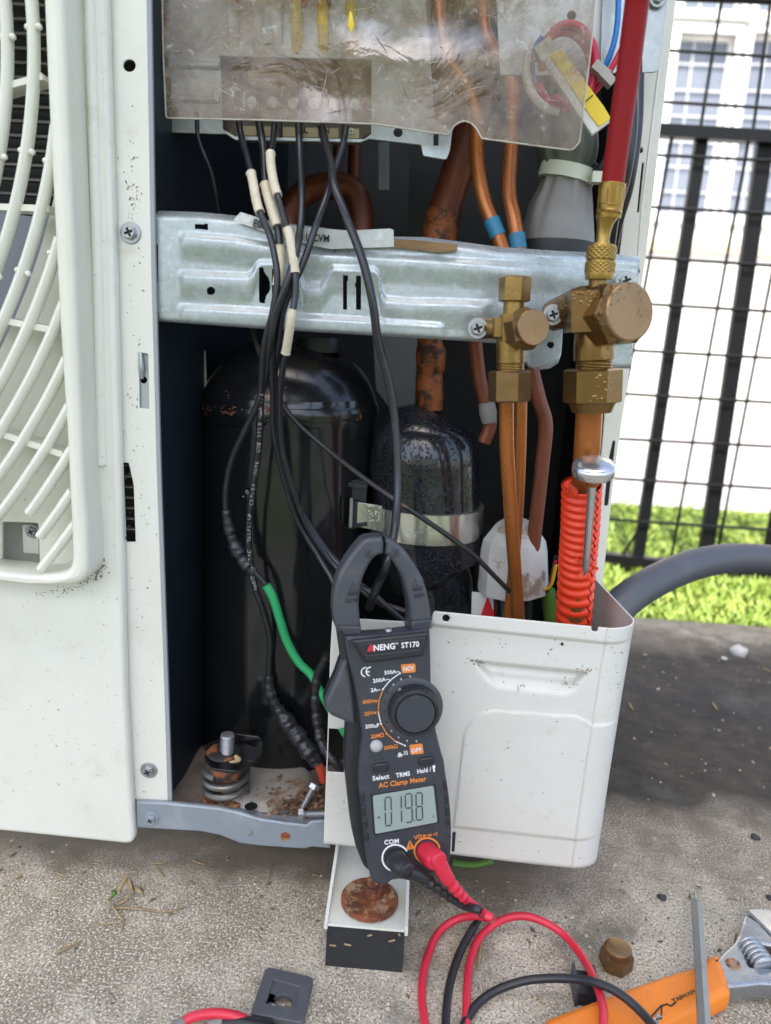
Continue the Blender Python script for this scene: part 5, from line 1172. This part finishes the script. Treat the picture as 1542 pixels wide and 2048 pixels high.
# red open A of the maker's mark, then the letters
w_ = Geo(); A0 = [z6(526, 345), z6(566, 277), z6(590, 340)]
w_.add(*beam_g(lp_.at(*z6(530, 345)), lp_.at(*z6(562, 278)), .0011, .0003, lp_.n)); w_.add(*beam_g(lp_.at(*z6(563, 278)), lp_.at(*z6(586, 342)), .0013, .0003, lp_.n)); w_.add(*beam_g(lp_.at(*z6(545, 343)), lp_.at(*z6(560, 342)), .0006, .0003, lp_.n)); w_.build('red_letter', m_printr, mt)
for ox in (0, 1.6): word('NENG', z6(592 + ox, 338), z6(826 + ox, 314), 12.6, m_print, 'brand_lettering', lp_, .0003 + ox * .00003)
word('ST170', z6(896, 306), z6(1092, 290), 11.5, m_print, 'model_lettering', lp_, .0003)
g = Geo(); q = lp_.at(*z6(847, 256)); g.add(*lathe_g([(0, S(2.8, q)), (.0003, S(2.8, q))], q, lp_.n, 16)); g.build('trade_mark', m_printg, mt)
# CE mark
def arc_stroke(cx_, cy_, r, t0, t1, wpx, pl, mat, name, e=1.0, n=24, off=.0002):
    g = Geo(); pts = [pl.at(cx_ + r * math.cos(t), cy_ + r * e * math.sin(t), off) for t in np.linspace(t0, t1, n)]
    v, f = [], []; W = S(wpx / 2, pts[0])
    for i, p in enumerate(pts):
        t = (pts[min(i + 1, n - 1)] - pts[max(0, i - 1)]).normalized(); s = pl.n.cross(t); v += [p + s * W, p - s * W]
    f = [[2 * i, 2 * i + 1, 2 * i + 3, 2 * i + 2] for i in range(n - 1)]
    return mk(name, v, f, mat, mt)
arc_stroke(*z6(506, 574), 9.2, .75 * math.pi - .6, 1.5 * math.pi + .1, 2.4, pm, m_print, 'mark_c'); arc_stroke(*z6(556, 568), 8.6, .75 * math.pi - .6, 1.5 * math.pi + .1, 2.4, pm, m_print, 'mark_e')
g = Geo(); g.add(*beam_g(pm.at(*z6(512, 572), .0002), pm.at(*z6(548, 569), .0002), S(2.2, pm.pt), .0002, pm.n)); g.build('mark_bar', m_print, mt)
# dial scale
for s, a, b, m_ in (('500A~', (710, 600), (876, 582), m_print), ('200A~', (584, 690), (762, 666), m_print), ('2A~', (560, 792), (664, 782), m_print), ('600V≈', (470, 922), (630, 906), m_printo), ('20V≈', (492, 1054), (622, 1034), m_printo),
                    ('200uF', (500, 1192), (652, 1176), m_print), ('20MΩ', (562, 1304), (704, 1282), m_printo), ('200kΩ', (704, 1428), (856, 1406), m_printo)):
    word(s, z6(*a), z6(*b), 8.0, m_, 'scale_lettering')
ps = [(880, 586), (772, 664), (694, 760), (650, 884), (640, 1008), (670, 1140), (732, 1248), (824, 1332), (934, 1382)]
for k, ((a, b), (c_, d_)) in enumerate(zip(ps, ps[1:])):
    m_ = m_print if k in (0, 1, 4, 7) else m_printo
    mxp = ((a + c_) / 2 - 5 + (0 if k < 4 else 0), (b + d_) / 2); g = Geo(); A, B = pm.at(*z6(a, b), .0002), pm.at(*z6(c_, d_), .0002); g.add(*beam_g(A.lerp(B, .1), A.lerp(B, .88), S(1.9, A), .0002, pm.n)); g.build('scale_arc', m_, mt)
for k, (a, b) in enumerate(ps):
    g = Geo(); g.add(*lathe_g([(0, S(1.9, pm.pt)), (.0003, S(1.9, pm.pt))], pm.at(*z6(a, b), .0001), pm.n, 12)); g.build('scale_dot', m_printo if k in (3, 4, 6, 7) else m_print, mt)
for (poly, s, a, b) in (([(890, 490), (1050, 478), (1052, 572), (904, 586)], 'NCV', (916, 556), (1030, 546)), ([(984, 1376), (1126, 1358), (1142, 1468), (996, 1484)], 'OFF', (1002, 1456), (1118, 1440))):
    plate('print_patch', pm, fillet(Z6(poly), 3), (), .0003, 0, m_printo, mt, .0002); word(s, z6(*a), z6(*b), 8.6, m_print, 'patch_lettering', pm, .0006)
# diode and buzzer sign
def sign(cx_, cy_, k, mat, name):
    g = Geo(); L_ = lambda a, b, c_, d_, wd=1.5: g.add(*beam_g(pm.at(cx_ + a * k, cy_ + b * k, .0003), pm.at(cx_ + c_ * k, cy_ + d_ * k, .0003), S(wd, pm.pt), .0002, pm.n))
    L_(-7, 3, 6, -1); L_(-1, -5, 3, 4, 2); L_(-4, -4, -3, 5); L_(-4, -4, 2, -.5); L_(-3, 5, 2, 0); L_(-4, 0, 1, -1, 5)
    for q in (8, 11, 14): L_(q - 1, -8 - (q - 8) * .2, q + .8, -4, 1.2); L_(q + .8, -4, q + .5, 0, 1.2)
    g.build(name, mat, mt)
sign(*z6(886, 1486), .95, m_print, 'diode_sign')
# dial
kc = z6(1012, 968)
lathe('dial_ring', [(0, S(63, pm.pt)), (.0004, S(63, pm.pt)), (.0007, S(60, pm.pt)), (.0007, S(51, pm.pt))], pm.at(*kc), pm.n, m_jaw, mt, 64)
dial = lathe('dial', [(0, S(51, pm.pt)), (.0006, S(51.5, pm.pt)), (.006, S(50, pm.pt)), (.0075, S(48, pm.pt)), (.0078, S(41, pm.pt)), (.0070, S(40, pm.pt)), (.0076, S(38.5, pm.pt)), (.0080, S(10, pm.pt))], pm.at(*z6(1024, 968)), pm.n, m_meterk, mt, 96, fn=lambda h, t: 1 - (.028 if (h > .0005 and h < .0076 and math.sin(24 * t) > .72) else 0)); OFF[dial.name] = OFF[mt.name]
lathe('dial_cap', [(.0072, S(38.2, pm.pt)), (.0082, S(37.6, pm.pt)), (.0083, S(10, pm.pt))], pm.at(*z6(1024, 968)), pm.n, m_meter, mt, 64)
for (a, b) in ((990, 618), (890, 648), (806, 708), (744, 792), (708, 892), (700, 1006), (728, 1118), (784, 1216), (864, 1286), (956, 1324), (1060, 1330)):
    lathe('dial_pip', [(0, S(2, pm.pt)), (.0011, S(1.7, pm.pt)), (.0013, S(.8, pm.pt))], pm.at(*z6(a, b), .0002), pm.n, m_lens if a > 780 else m_meterk, mt, 10)
g = Geo(); q = pm.at(*z6(872, 768), .0079); g.add(*beam_g(pm.at(*z6(862, 784), .0079), pm.at(*z6(878, 752), .0079), .0004, .0003, pm.n)); g.add(*beam_g(pm.at(*z6(878, 752), .0079), pm.at(*z6(896, 776), .0079), .0004, .0003, pm.n)); g.build('dial_arrow', m_printg, dial)
# trigger
plate('trigger', pm, fillet(Z6([(318, 470), (252, 520), (190, 700), (66, 960), (72, 1030), (130, 1110), (330, 1190), (410, 1216), (405, 1090), (380, 820)]), 6), (), .013, .002, m_jaw, mt, -.006)
plate('trigger_edge', pm, fillet(Z6([(300, 475), (244, 500), (178, 690), (55, 955), (60, 1040), (120, 1122), (320, 1200), (405, 1225), (400, 1100), (350, 700)]), 6), (), .011, .002, m_meterk, mt, -.010)
# buttons, lens
for (a, b, wpx, hpx) in ((666, 180, 15, 9.5), (1166, 108, 14, 8.5)):
    x, y = z7(a, b); plate('button', pm, fillet([(x - wpx, y - hpx + 2), (x + wpx, y - hpx - 2), (x + wpx, y + hpx - 2), (x - wpx, y + hpx + 2)], 8.5), (), .003, .0009, m_meterk, mt, .0024)
    plate('button_rim', pm, fillet([(x - wpx - 2.5, y - hpx), (x + wpx + 2.5, y - hpx - 4.5), (x + wpx + 2.5, y + hpx), (x - wpx - 2.5, y + hpx + 4.5)], 10), (), .0012, .0004, m_meter, mt, .0006)
lathe('lens', [(0, S(12.8, pm.pt)), (.0008, S(12.4, pm.pt)), (.0018, S(9, pm.pt)), (.0022, S(4, pm.pt)), (.0023, S(1, pm.pt))], pm.at(*z6(620, 1386)), pm.n, m_lens, mt, 32)
for s, a, b, h, m_ in (('Select', (580, 336), (764, 308), 10, m_print), ('TRMS', (838, 302), (992, 278), 9.5, m_print), ('Hold /', (1072, 258), (1226, 232), 9.5, m_print), ('AC Clamp Meter', (646, 416), (1172, 338), 11, m_printo), ('COM', (708, 1040), (868, 1022), 10, m_print), ('VΩ', (1036, 984), (1120, 968), 8.2, m_printo)):
    word(s, z7(*a), z7(*b), h, m_, 'panel_lettering')
g = Geo()
for a, b, c_, d_, wd in ((1252, 170, 1256, 200, 5.5), (1254, 200, 1257, 240, 3.5)): g.add(*beam_g(pm.at(*z7(a, b), .0002), pm.at(*z7(c_, d_), .0002), S(wd, pm.pt), .0002, pm.n))
g.build('torch_sign', m_print, mt)
g = Geo()
for a, b, c_, d_, wd in ((1124, 950, 1142, 946, 1.4), (1142, 930, 1145, 964, 1.4), (1152, 928, 1155, 962, 1.4), (1156, 944, 1172, 940, 1.4), (1182, 942, 1230, 932, 1.4), (1196, 928, 1202, 952, 2.6), (1218, 922, 1222, 950, 1.5), (1248, 922, 1252, 940, 1.2), (1266, 912, 1270, 942, 1.2), (1284, 902, 1288, 944, 1.4)):
    g.add(*beam_g(pm.at(*z7(a, b), .0002), pm.at(*z7(c_, d_), .0002), S(wd, pm.pt), .0002, pm.n))
g.build('jack_sign', m_printo, mt)
# warning triangle
g = Geo(); g.add(*plate_g(pm, fillet(Z7([(988, 990), (1046, 1082), (940, 1104)]), 1.5), (), .0003, 0, .0002)); g.build('warning_triangle', m_printo, mt)
g = Geo(); g.add(*beam_g(pm.at(*z7(991, 1024), .0004), pm.at(*z7(995, 1066), .0004), S(1.6, pm.pt), .0002, pm.n)); g.add(*beam_g(pm.at(*z7(996, 1074), .0004), pm.at(*z7(997, 1082), .0004), S(1.8, pm.pt), .0002, pm.n)); g.build('warning_stroke', m_meterk, mt)
# moulded marks on the jaws
jp = Plane(pm.pt - pm.n * .004, pm.n)
z5 = lambda a, b: (600 + a * .2075, 1060 + b * .2075)
for s, a, b, h in (('600V', (462, 640), (566, 628), 9), ('CATIII', (432, 702), (562, 690), 8), ('MAX', (1092, 594), (1186, 580), 9), ('600A', (1098, 656), (1206, 640), 9)): word(s, z5(*a), z5(*b), h, m_emb, 'jaw_mark', jp, .0002)
for poly in ([(508, 500), (548, 580), (470, 582)], [(1108, 472), (1142, 540), (1080, 542)]): plate('jaw_sign', jp, Z5(poly), [Z5([((a * 3 + sum(p[0] for p in poly) / 3) / 4, (b * 3 + sum(p[1] for p in poly) / 3) / 4) for a, b in poly])], .0003, 0, m_emb, mt, .0002)
for x, y in ((662, 232), (922, 222)):
    plate('jaw_sign', jp, Z5([(x - 36, y - 36), (x + 36, y - 40), (x + 36, y + 34), (x - 36, y + 38)]), [Z5([(x - 31, y - 31), (x + 31, y - 35), (x + 31, y + 29), (x - 31, y + 33)])], .0003, 0, m_emb, mt, .0002)
    g = Geo(); g.add(*beam_g(jp.at(*z5(x + 10, y - 24), .0003), jp.at(*z5(x - 12, y + 6), .0003), .0007, .0002, jp.n)); g.add(*beam_g(jp.at(*z5(x + 12, y - 2), .0003), jp.at(*z5(x - 10, y + 26), .0003), .0007, .0002, jp.n)); g.build('jaw_sign', m_emb, mt)
# display
scr = [(580, 500), (1248, 388), (1292, 790), (608, 920)]
plate('display_rim', pm, fillet(Z7([(556, 470), (1275, 362), (1318, 800), (590, 945)]), 5), (), .001, .0004, m_meterk, mt, .0004)
dsp = plate('display', pm, fillet(Z7(scr), 4), (), .0006, .0002, m_lcd, mt, .0006); OFF[dsp.name] = OFF[mt.name]
def seg_digit(x, y, wd, ht, segs, sk=.035):
    # x,y: lower left in z7 units; axes follow the tilt of the face
    ex_, ey_ = np.array((1.0, -.12)), np.array((-.02, -1.0)); g = Geo(); o0 = np.array((x, y), float)
    def pt(u, v_): return o0 + ex_ * u * wd + ey_ * v_ * ht
    D = dict(a=((.08, 1), (.92, 1)), g=((.08, .5), (.92, .5)), d=((.08, 0), (.92, 0)), f=((0, .96), (0, .54)), b=((1, .96), (1, .54)), e=((0, .46), (0, .04)), c=((1, .46), (1, .04)))
    for s in segs:
        (u0, v0), (u1, v1) = D[s]; A, B = pm.at(*z7(*pt(u0, v0)), .0008), pm.at(*z7(*pt(u1, v1)), .0008); g.add(*beam_g(A, B, S(2.7, A), .0002, pm.n))
    g.build('segment', m_seg, dsp)
seg_digit(722, 836, 66, 310, 'abcdef'); seg_digit(838, 816, 62, 310, 'bc'); seg_digit(945, 800, 72, 312, 'abcdfg'); seg_digit(1062, 775, 68, 298, 'abcdefg')
g = Geo()
for a, b, c_, d_, wd in ((634, 746, 666, 740, 2.6), (1032, 776, 1044, 774, 3.2), (1244, 738, 1252, 744, 1.5), (1244, 738, 1248, 722, 1.5), (638, 560, 646, 556, 1.2)): g.add(*beam_g(pm.at(*z7(a, b), .0008), pm.at(*z7(c_, d_), .0008), S(wd, pm.pt), .0002, pm.n))
g.build('segment', m_seg, dsp)
# jacks
arc_stroke(*z7(832, 1190), 26.5, 1.9, 5.75, 3.6, pm, m_print, 'jack_ring', 1.0, 40, .0004); arc_stroke(*z7(1180, 1110), 25.5, 2.0, 6.1, 3.8, pm, m_printo, 'jack_ring', 1.0, 40, .0004)
plate('thumb_mark', pm, circ(*z7(1392, 950), 9.5, 24, 1.3), [circ(*z7(1392, 950), 8.7, 24, 1.3)], .0003, 0, m_jaw, mt, .0001)
lathe('screw_head', [(0, .0022), (.0012, .002), (.0017, .001)], pm.at(777, 1262, -.006), (0, -.3, 1), m_steel, mt, 14)

# ================================================================== TEST LEADS
def lead(name, label, mat, matp, jack, knob, boot, path, rr=.00235):
    root = thing(name, G(path[len(path) // 2][0], path[len(path) // 2][1], 0), label, 'test lead')
    J = pm.at(*jack); K = pm.at(*knob, .013)
    hd = tube('plug', [J, J.lerp(K, .25) + pm.n * .003, J.lerp(K, .6) + pm.n * .0035, K - pm.n * .001], [S(21, J), S(21, J), S(19.5, J), S(17, J)], matp, root, 28, 6)
    ax = (K - J).normalized(); ax = (ax * .6 + pm.n * .5 + V((.2, 0, -.1))).normalized(); OFF[hd.name] = OFF[root.name]
    lathe('plug_cap', [(-.004, S(16.5, K)), (.0015, S(17.5, K)), (.003, S(16, K)), (.0034, S(13, K)), (.0030, S(12, K)), (.0032, S(4, K))], K, ax, matp, root, 36, fn=lambda h, t: 1 + (.02 if h > -.001 and h < .003 and math.sin(30 * t) > 0 else 0))
    W = [pm.at(x, y, o) for x, y, o in boot]; sp = spline(W, 10); n = len(sp); r0, r1 = S(17, sp[0]), S(9.5, sp[-1])
    rad = [(r0 + (r1 - r0) * i / (n - 1)) * (1 - (.26 if i > n * .42 and (i // 2) % 2 else 0)) for i in range(n)]
    Geo().add(*tube_g(sp, rad, 20)).build('strain_relief', matp, root)
    pts = [W[-1]] + [P(p[0], p[1], p[2]) if len(p) == 4 else G(p[0], p[1], p[2]) for p in path]
    Geo().add(*tube_g(spline(pts, 12), rr, 14)).build('lead_wire', mat, root)
    return root
lead('red_test_lead', 'red test lead plugged into the meter and looping twice over the concrete', m_red, m_red, (853, 1703), (874, 1717),
     [(876, 1722, .012), (892, 1752, .012), (915, 1782, .010), (940, 1806, .008)],
     [(962, 1822, -.075, 1), (980, 1835, -.085, 1), (978, 1838, .020), (955, 1832, .016), (915, 1838, .010), (880, 1862, .006), (858, 1905, .003), (845, 1960, .0026), (846, 2020, .0026), (862, 2090, .0026), (905, 2110, .0026), (930, 2060, .0026), (934, 1980, .0026), (940, 1925, .003), (960, 1875, .006), (1000, 1842, .010), (1045, 1832, .012), (1090, 1845, .011), (1130, 1872, .009), (1165, 1915, .010), (1190, 1962, .016), (1205, 2010, .022), (1206, 2060, .024), (1200, 2140, .020)])
lead('black_test_lead', 'black test lead plugged into the meter beside the red one and trailing over the concrete', m_lead, m_lead, (792, 1716), (812, 1737),
     [(816, 1741, .012), (840, 1752, .011), (872, 1774, .009), (905, 1798, .006)],
     [(930, 1812, -.070, 1), (958, 1820, -.078, 1), (962, 1830, .014), (945, 1858, .008), (922, 1900, .004), (904, 1950, .0026), (894, 2005, .0026), (892, 2070, .0026), (905, 2120, .0026), (920, 2070, .0026), (945, 2020, .003), (985, 1985, .006), (1040, 1964, .010), (1090, 1957, .013), (1150, 1958, .018), (1195, 1966, .0235), (1240, 1988, .0245), (1280, 2022, .0235), (1312, 2062, .0235), (1340, 2130, .02)])
sl_ = thing('probe_lead', G(430, 2030, 0), 'short end of a red lead with a grey tip beside the grey rubber grommet', 'test lead')
tube('lead_wire', [G(362, 2048, .003), G(385, 2034, .005), G(425, 2027, .008), G(465, 2031, .008), G(495, 2044, .006), G(530, 2075, .004)], .0026, m_red, sl_, 14, 10)
tube('grey_tip', [G(350, 2056, .003), G(366, 2045, .0035)], .0032, m_grey, sl_, 14, 3)
pl2 = thing('black_plug', G(470, 2048, 0), 'black probe plug with a grey tip lying under the short red lead', 'plug')
tube('plug_body', [G(445, 2050, .004), G(480, 2050, .0045), G(540, 2062, .0045)], [.0035, .0045, .005], m_lead, pl2, 18, 6)
tube('plug_tip', [G(418, 2052, .0035), G(444, 2045, .004)], [.003, .004], m_grey, pl2, 16, 4)

# ================================================================== TOOLS AND BITS ON THE SLAB
# adjustable wrench
wr = thing('adjustable_wrench', G(1280, 1990, 0), 'adjustable wrench with a worn orange grip and rusty worm lying on the concrete', 'wrench')
wz = Plane((0, 0, .016), (0, 0, 1), V((0, 1, 0)))
gr = plate('grip', wz, fillet([(1082, 2046), (1094, 2032), (1200, 1992), (1330, 1946), (1400, 1925), (1412, 1910), (1438, 1906), (1450, 1932), (1464, 1980), (1400, 2012), (1320, 2055), (1200, 2110), (1110, 2110)], 7), (), .015, .0042, m_wrench, wr); OFF[gr.name] = OFF[wr.name]
g = Geo()
for i, (a, b) in enumerate((((1322, 2012), (1334, 2008)), ((1334, 2008), (1342, 2012)), ((1342, 2012), (1352, 2004)), ((1300, 2036), (1322, 2012)), ((1322, 2038), (1324, 2012)))):
    g.add(*beam_g(wz.at(*a, .0003), wz.at(*b, .0003), .0007, .0004, (0, 0, 1)))
g.build('grip_crack', m_black, gr)
Geo().add(*text_g('TAIWAN', Plane(wz.pt + V((0, 0, .0001)), wz.n, V((0, 1, 0))), (1348, 2006), (1392, 1985), 8, .0003)).build('grip_print', m_wood, gr)
plate('handle_core', Plane((0, 0, .0155), (0, 0, 1), V((0, 1, 0))), fillet([(1290, 2050), (1300, 2036), (1322, 2030), (1318, 2050), (1300, 2080)], 2), (), .012, .002, m_chromer, wr, .0012)
plate('head', Plane((0, 0, .0145), (0, 0, 1), V((0, 1, 0))), fillet([(1425, 1928), (1444, 1906), (1470, 1882), (1482, 1850), (1490, 1824, 3), (1520, 1845), (1560, 1890), (1640, 1880), (1660, 1960), (1570, 1968), (1520, 1966), (1470, 1972), (1452, 1972)], 7), [fillet([(1486, 1893), (1510, 1884), (1545, 1890), (1580, 1930), (1540, 1934), (1500, 1932)], 3)], .012, .002, m_chromer, wr)
plate('jaw', Plane((0, 0, .0145), (0, 0, 1), V((0, 1, 0))), fillet([(1491, 1820, 2), (1512, 1817), (1560, 1822), (1640, 1850), (1640, 1880), (1556, 1884), (1524, 1850)], 3), (), .013, .001, m_chrome, wr, .0005)
plate('slot_floor', Plane((0, 0, .006), (0, 0, 1), V((0, 1, 0))), [(1470, 1870), (1600, 1870), (1600, 1945), (1470, 1945)], (), .003, 0, m_rust, wr)
A, B = wz.at(1500, 1898, -.003), wz.at(1526, 1932, -.003); L_ = (B - A).length
lathe('worm', [(L_ * (-.2 + 1.4 * k / 96), S(22, A) * (1 + .13 * math.sin(k * 2 * math.pi / 17))) for k in range(97)], A, B - A, m_chromer, wr, 24, 60)
g = Geo(); g.add(*lathe_g([(0, S(14, A)), (.0006, S(13, A)), (.0002, S(11, A))], Plane((0, 0, .0145), (0, 0, 1)).at(1466, 1928), (0, 0, 1), 24)); g.build('hang_hole', m_rust, wr)
# hex bit shaft leaning over the wrench
bit = thing('screwdriver_bit', G(1400, 1960, 0), 'long grey hexagonal screwdriver bit lying across the orange wrench grip', 'screwdriver bit')
A, B = G(1413, 2130, .034), G(1393, 1808, .016); d = (B - A).normalized(); L_ = (B - A).length
lathe('shaft', [(0, .00345), (L_, .00345), (L_ + .0008, .0030)], A, d, M('grey_tool_steel', (.30, .31, .31), .42, .7, layers=[((.2, .21, .21), 40, .5, .7, .5)]), bit, 6, 20)
lathe('tip', [(0, .0026), (.003, .0018), (.014, .0008), (.016, .0003)], B, d, m_chromer, bit, 12)
for k in range(4): 
    t = k * math.pi / 2; a = d.orthogonal().normalized(); b = d.cross(a); g = Geo(); g.add(*beam_g(B + d * .002 + (a * math.cos(t) + b * math.sin(t)) * .0022, B + d * .010 + (a * math.cos(t) + b * math.sin(t)) * .0006, .0008, .0008, a)); g.build('tip_wing', m_chromer, bit)
# brass cap nut
c = G(1236, 1948, 0); nutp = thing('brass_cap_nut', c, 'brown brass hexagonal cap nut standing on the concrete beside the wrench', 'cap nut')
r = S(33, c); g = Geo(); g.add(*lathe_g([(0, r * .92), (.0010, r), (.0088, r), (.0104, r * .92)], c + V((0, .006, 0)), (0, 0, 1), 6, .12)); g.build('hexagon', m_brassnut, nutp, 20)
lathe('crown', [(.0096, r * .89), (.0116, r * .86), (.0130, r * .80), (.0137, r * .66), (.0138, r * .1)], c + V((0, .006, 0)), (0, 0, 1), m_brassnut, nutp, 40)
# small black clip under the red lead
ck = G(1170, 2000, 0); ckb = thing('black_clip', ck, 'small black plastic clip half hidden under the red lead by the wrench', 'clip')
g = Geo(); g.add(*box_g(ck + V((0, .004, .004)), (.010, .016, .008), Matrix.Rotation(-.05, 3, 'Z'))); g.build('clip_body', m_meterk, ckb)
for s in (-1, 1): g = Geo(); g.add(*box_g(ck + V((s * .0058, .004, .006)), (.0016, .018, .012), Matrix.Rotation(-.05, 3, 'Z'))); g.build('clip_wing', m_jaw, ckb)
# grey rubber grommet
zg = Plane((0, 0, .007), (0, 0, 1), V((0, 1, 0)))
gm = thing('rubber_grommet', G(565, 2000, 0), 'square grey rubber grommet with a round hole lying on the concrete', 'grommet')
plate('grommet_plate', zg, fillet([(532, 1932), (628, 1954), (606, 2046), (500, 2026)], 11), [[(547, 1958), (600, 1973), (591, 2016), (532, 2006)]], .004, .0006, m_rubg, gm)
hol = [(575, 1986), (584, 1990), (586, 2000), (580, 2012), (560, 2016), (542, 2012), (540, 2000), (536, 1996), (540, 1984), (552, 1988), (566, 1984)]
plate('grommet_web', zg, [(546, 1957), (601, 1972), (592, 2017), (531, 2007)], [hol], .003, .0003, m_rubg, gm, -.0012)
plate('grommet_base', Plane((0, 0, .0035), (0, 0, 1), V((0, 1, 0))), fillet([(535, 1940), (626, 1958), (604, 2050), (504, 2034)], 10), [fillet([(547, 1960), (598, 1975), (590, 2018), (534, 2008)], 3)], .0033, .0004, m_rubber, gm)
Geo().add(*text_g('PH', Plane((0, 0, .0071), (0, 0, 1), V((0, 1, 0))), (540, 2010), (549, 2012), 5, .0001)).build('moulded_mark', m_printg, gm)

# plant scraps, straw and stones
def strip_leaf(pts, wpx, mat, name='leaf_strip', parent=None):
    W = spline([G(*p) for p in pts], 6); n = len(W); v = []
    for i, p in enumerate(W):
        t = (W[min(i + 1, n - 1)] - W[max(i - 1, 0)]).normalized(); s = t.cross(V((0, 0, 1))).normalized(); wd = S(wpx, p) * .5 * (.35 + .65 * math.sin(math.pi * (i + .6) / (n + .2))); v += [p + s * wd, p - s * wd + V((0, 0, wd * .22)), p - V((0, 0, .0012)) - s * wd * .2]
    f = []
    for i in range(n - 1):
        for k in range(3): k2 = (k + 1) % 3; f.append([3 * i + k, 3 * i + k2, 3 * i + 3 + k2, 3 * i + 3 + k])
    return mk(name, v, f, mat, parent, True)
dp = thing('dried_plant', G(250, 1800, 0), 'withered plant scrap with a green base on the concrete under the front panel', 'dried plant')
for pts, wd, mt_ in (([(222, 1802, .002), (226, 1790, .006), (240, 1774, .010), (254, 1752, .012)], 12, m_leafd), ([(254, 1752, .012), (262, 1772, .008), (268, 1786, .004)], 10, m_leafd), ([(268, 1774, .004), (278, 1780, .004), (286, 1786, .003)], 11, m_leafd), ([(218, 1800, .003), (226, 1788, .008), (232, 1782, .009)], 18, m_leafg), ([(262, 1786, .003), (250, 1800, .003), (236, 1808, .002)], 6, m_leafd), ([(222, 1806, .002), (236, 1828, .002), (248, 1842, .001)], 4, m_leafd), ([(222, 1815, .002), (270, 1816, .002), (325, 1824, .001)], 3.5, m_leafd), ([(204, 1848, .001), (240, 1845, .002), (244, 1858, .001)], 3, m_leafd), ([(325, 1824, .001), (350, 1820, .001), (372, 1813, .001)], 2.5, m_leafd)):
    strip_leaf(pts, wd * 1.15, mt_, 'leaf_strip', dp)
lf = strip_leaf([(957, 1940, .001), (960, 1905, .003), (962, 1885, .002), (963, 1872, .001)], 9, m_leafd, 'dry_leaf'); tag(lf, 'pale narrow dry leaf lying between the two loops of red lead', 'leaf')
for k, (x, y, dx, dy) in enumerate(((305, 1726, 30, -2), (385, 1720, 26, 8), (540, 1738, -6, 24), (625, 1748, 14, 2), (375, 1760, 14, 8), (312, 1734, 16, 18), (425, 1770, 14, 8), (112, 1745, 22, 8), (112, 1906, 50, -26), (1075, 1988, 14, 22), (1258, 1405, 8, 14), (1425, 1405, 10, 14), (1240, 1330, 10, 8), (1525, 1335, 18, 8), (1008, 1760, 12, 4), (30, 1755, 14, -6))):
    o = strip_leaf([(x, y, .0012), (x + dx * .5, y + dy * .5 + 1, .002), (x + dx, y + dy, .001)], 2.6 + k % 3 * .8, m_leafd, 'straw'); tag(o, 'short bit of dry straw scattered on the concrete slab', 'straw', 'straw bits scattered on the slab')
def stone(name, x, y, rpx, mat, label, cat, group=None, z=.5):
    c = G(x, y, 0); r = S(rpx, c); bm = bmesh.new(); bmesh.ops.create_icosphere(bm, subdivisions=2, radius=r)
    for q in bm.verts: q.co *= 1 + .22 * math.sin(q.co.x * 900 + x) * math.cos(q.co.y * 800 + y); q.co.z *= z
    v = [c + q.co + V((0, 0, r * z * .5)) for q in bm.verts]; f = [[q.index for q in p.verts] for p in bm.faces]; bm.free()
    o = mk(name, v, f, mat, None, True); tag(o, label, cat, group); return o
stone('pebble', 1324, 1796, 9, m_pebble, 'dark pebble on the concrete just left of the bit tip', 'pebble', 'dark pebbles on the slab'); stone('pebble', 1510, 1676, 9, m_pebble, 'dark pebble on the slab high up near the right edge', 'pebble', 'dark pebbles on the slab'); stone('pebble', 1539, 1797, 8, m_pebble, 'dark pebble half cut by the picture edge above the wrench jaw', 'pebble', 'dark pebbles on the slab')
stone('stone_chip', 1476, 1308, 17, m_chip, 'pale stone chip on the dark concrete near the lawn', 'stone', None, .7); stone('stone_chip', 1448, 1318, 6, m_chip, 'tiny pale crumb beside the pale stone chip', 'stone')
g = Geo(); p = G(950, 1728, .003); g.add(*tube_g(spline([G(905, 1726, .004), G(945, 1730, .003), G(985, 1722, .004)], 6), .0022, 8)); o = g.build('green_stem', m_leafg); tag(o, 'green plant stem lying in the shade under the cover', 'stem')

# fine grit and crumbs swept over the slab
v, f = [], []
for i in range(1500):
    x = random.uniform(-.45, .75); y = random.uniform(-.16, .50) if i % 3 else random.gauss(.0, .03)
    if -.25 < x < .16 and y > .02: continue
    s = random.uniform(.0005, .0016); a = random.uniform(0, 6.28); e = random.choice((1, 1, 2.4)); n = len(v); c, d = math.cos(a) * s * e, math.sin(a) * s * e
    v += [(x + c, y + d, .0002), (x - d / e, y + c / e, .0002), (x - c, y - d, .0002), (x + d / e, y - c / e, .0002), (x, y, s * .9)]
    f += [[n, n + 1, n + 4], [n + 1, n + 2, n + 4], [n + 2, n + 3, n + 4], [n + 3, n, n + 4]]
me = bpy.data.meshes.new('grit'); me.from_pydata(v, [], f); me.materials.append(M('grit', (.50, .44, .34), .85, layers=[((.09, .075, .055), 60, .48, .52, .9)])); o = bpy.data.objects.new('grit', me); COL.objects.link(o)
tag(o, 'fine grit and crumbs scattered over the concrete slab', 'grit', kind='stuff')
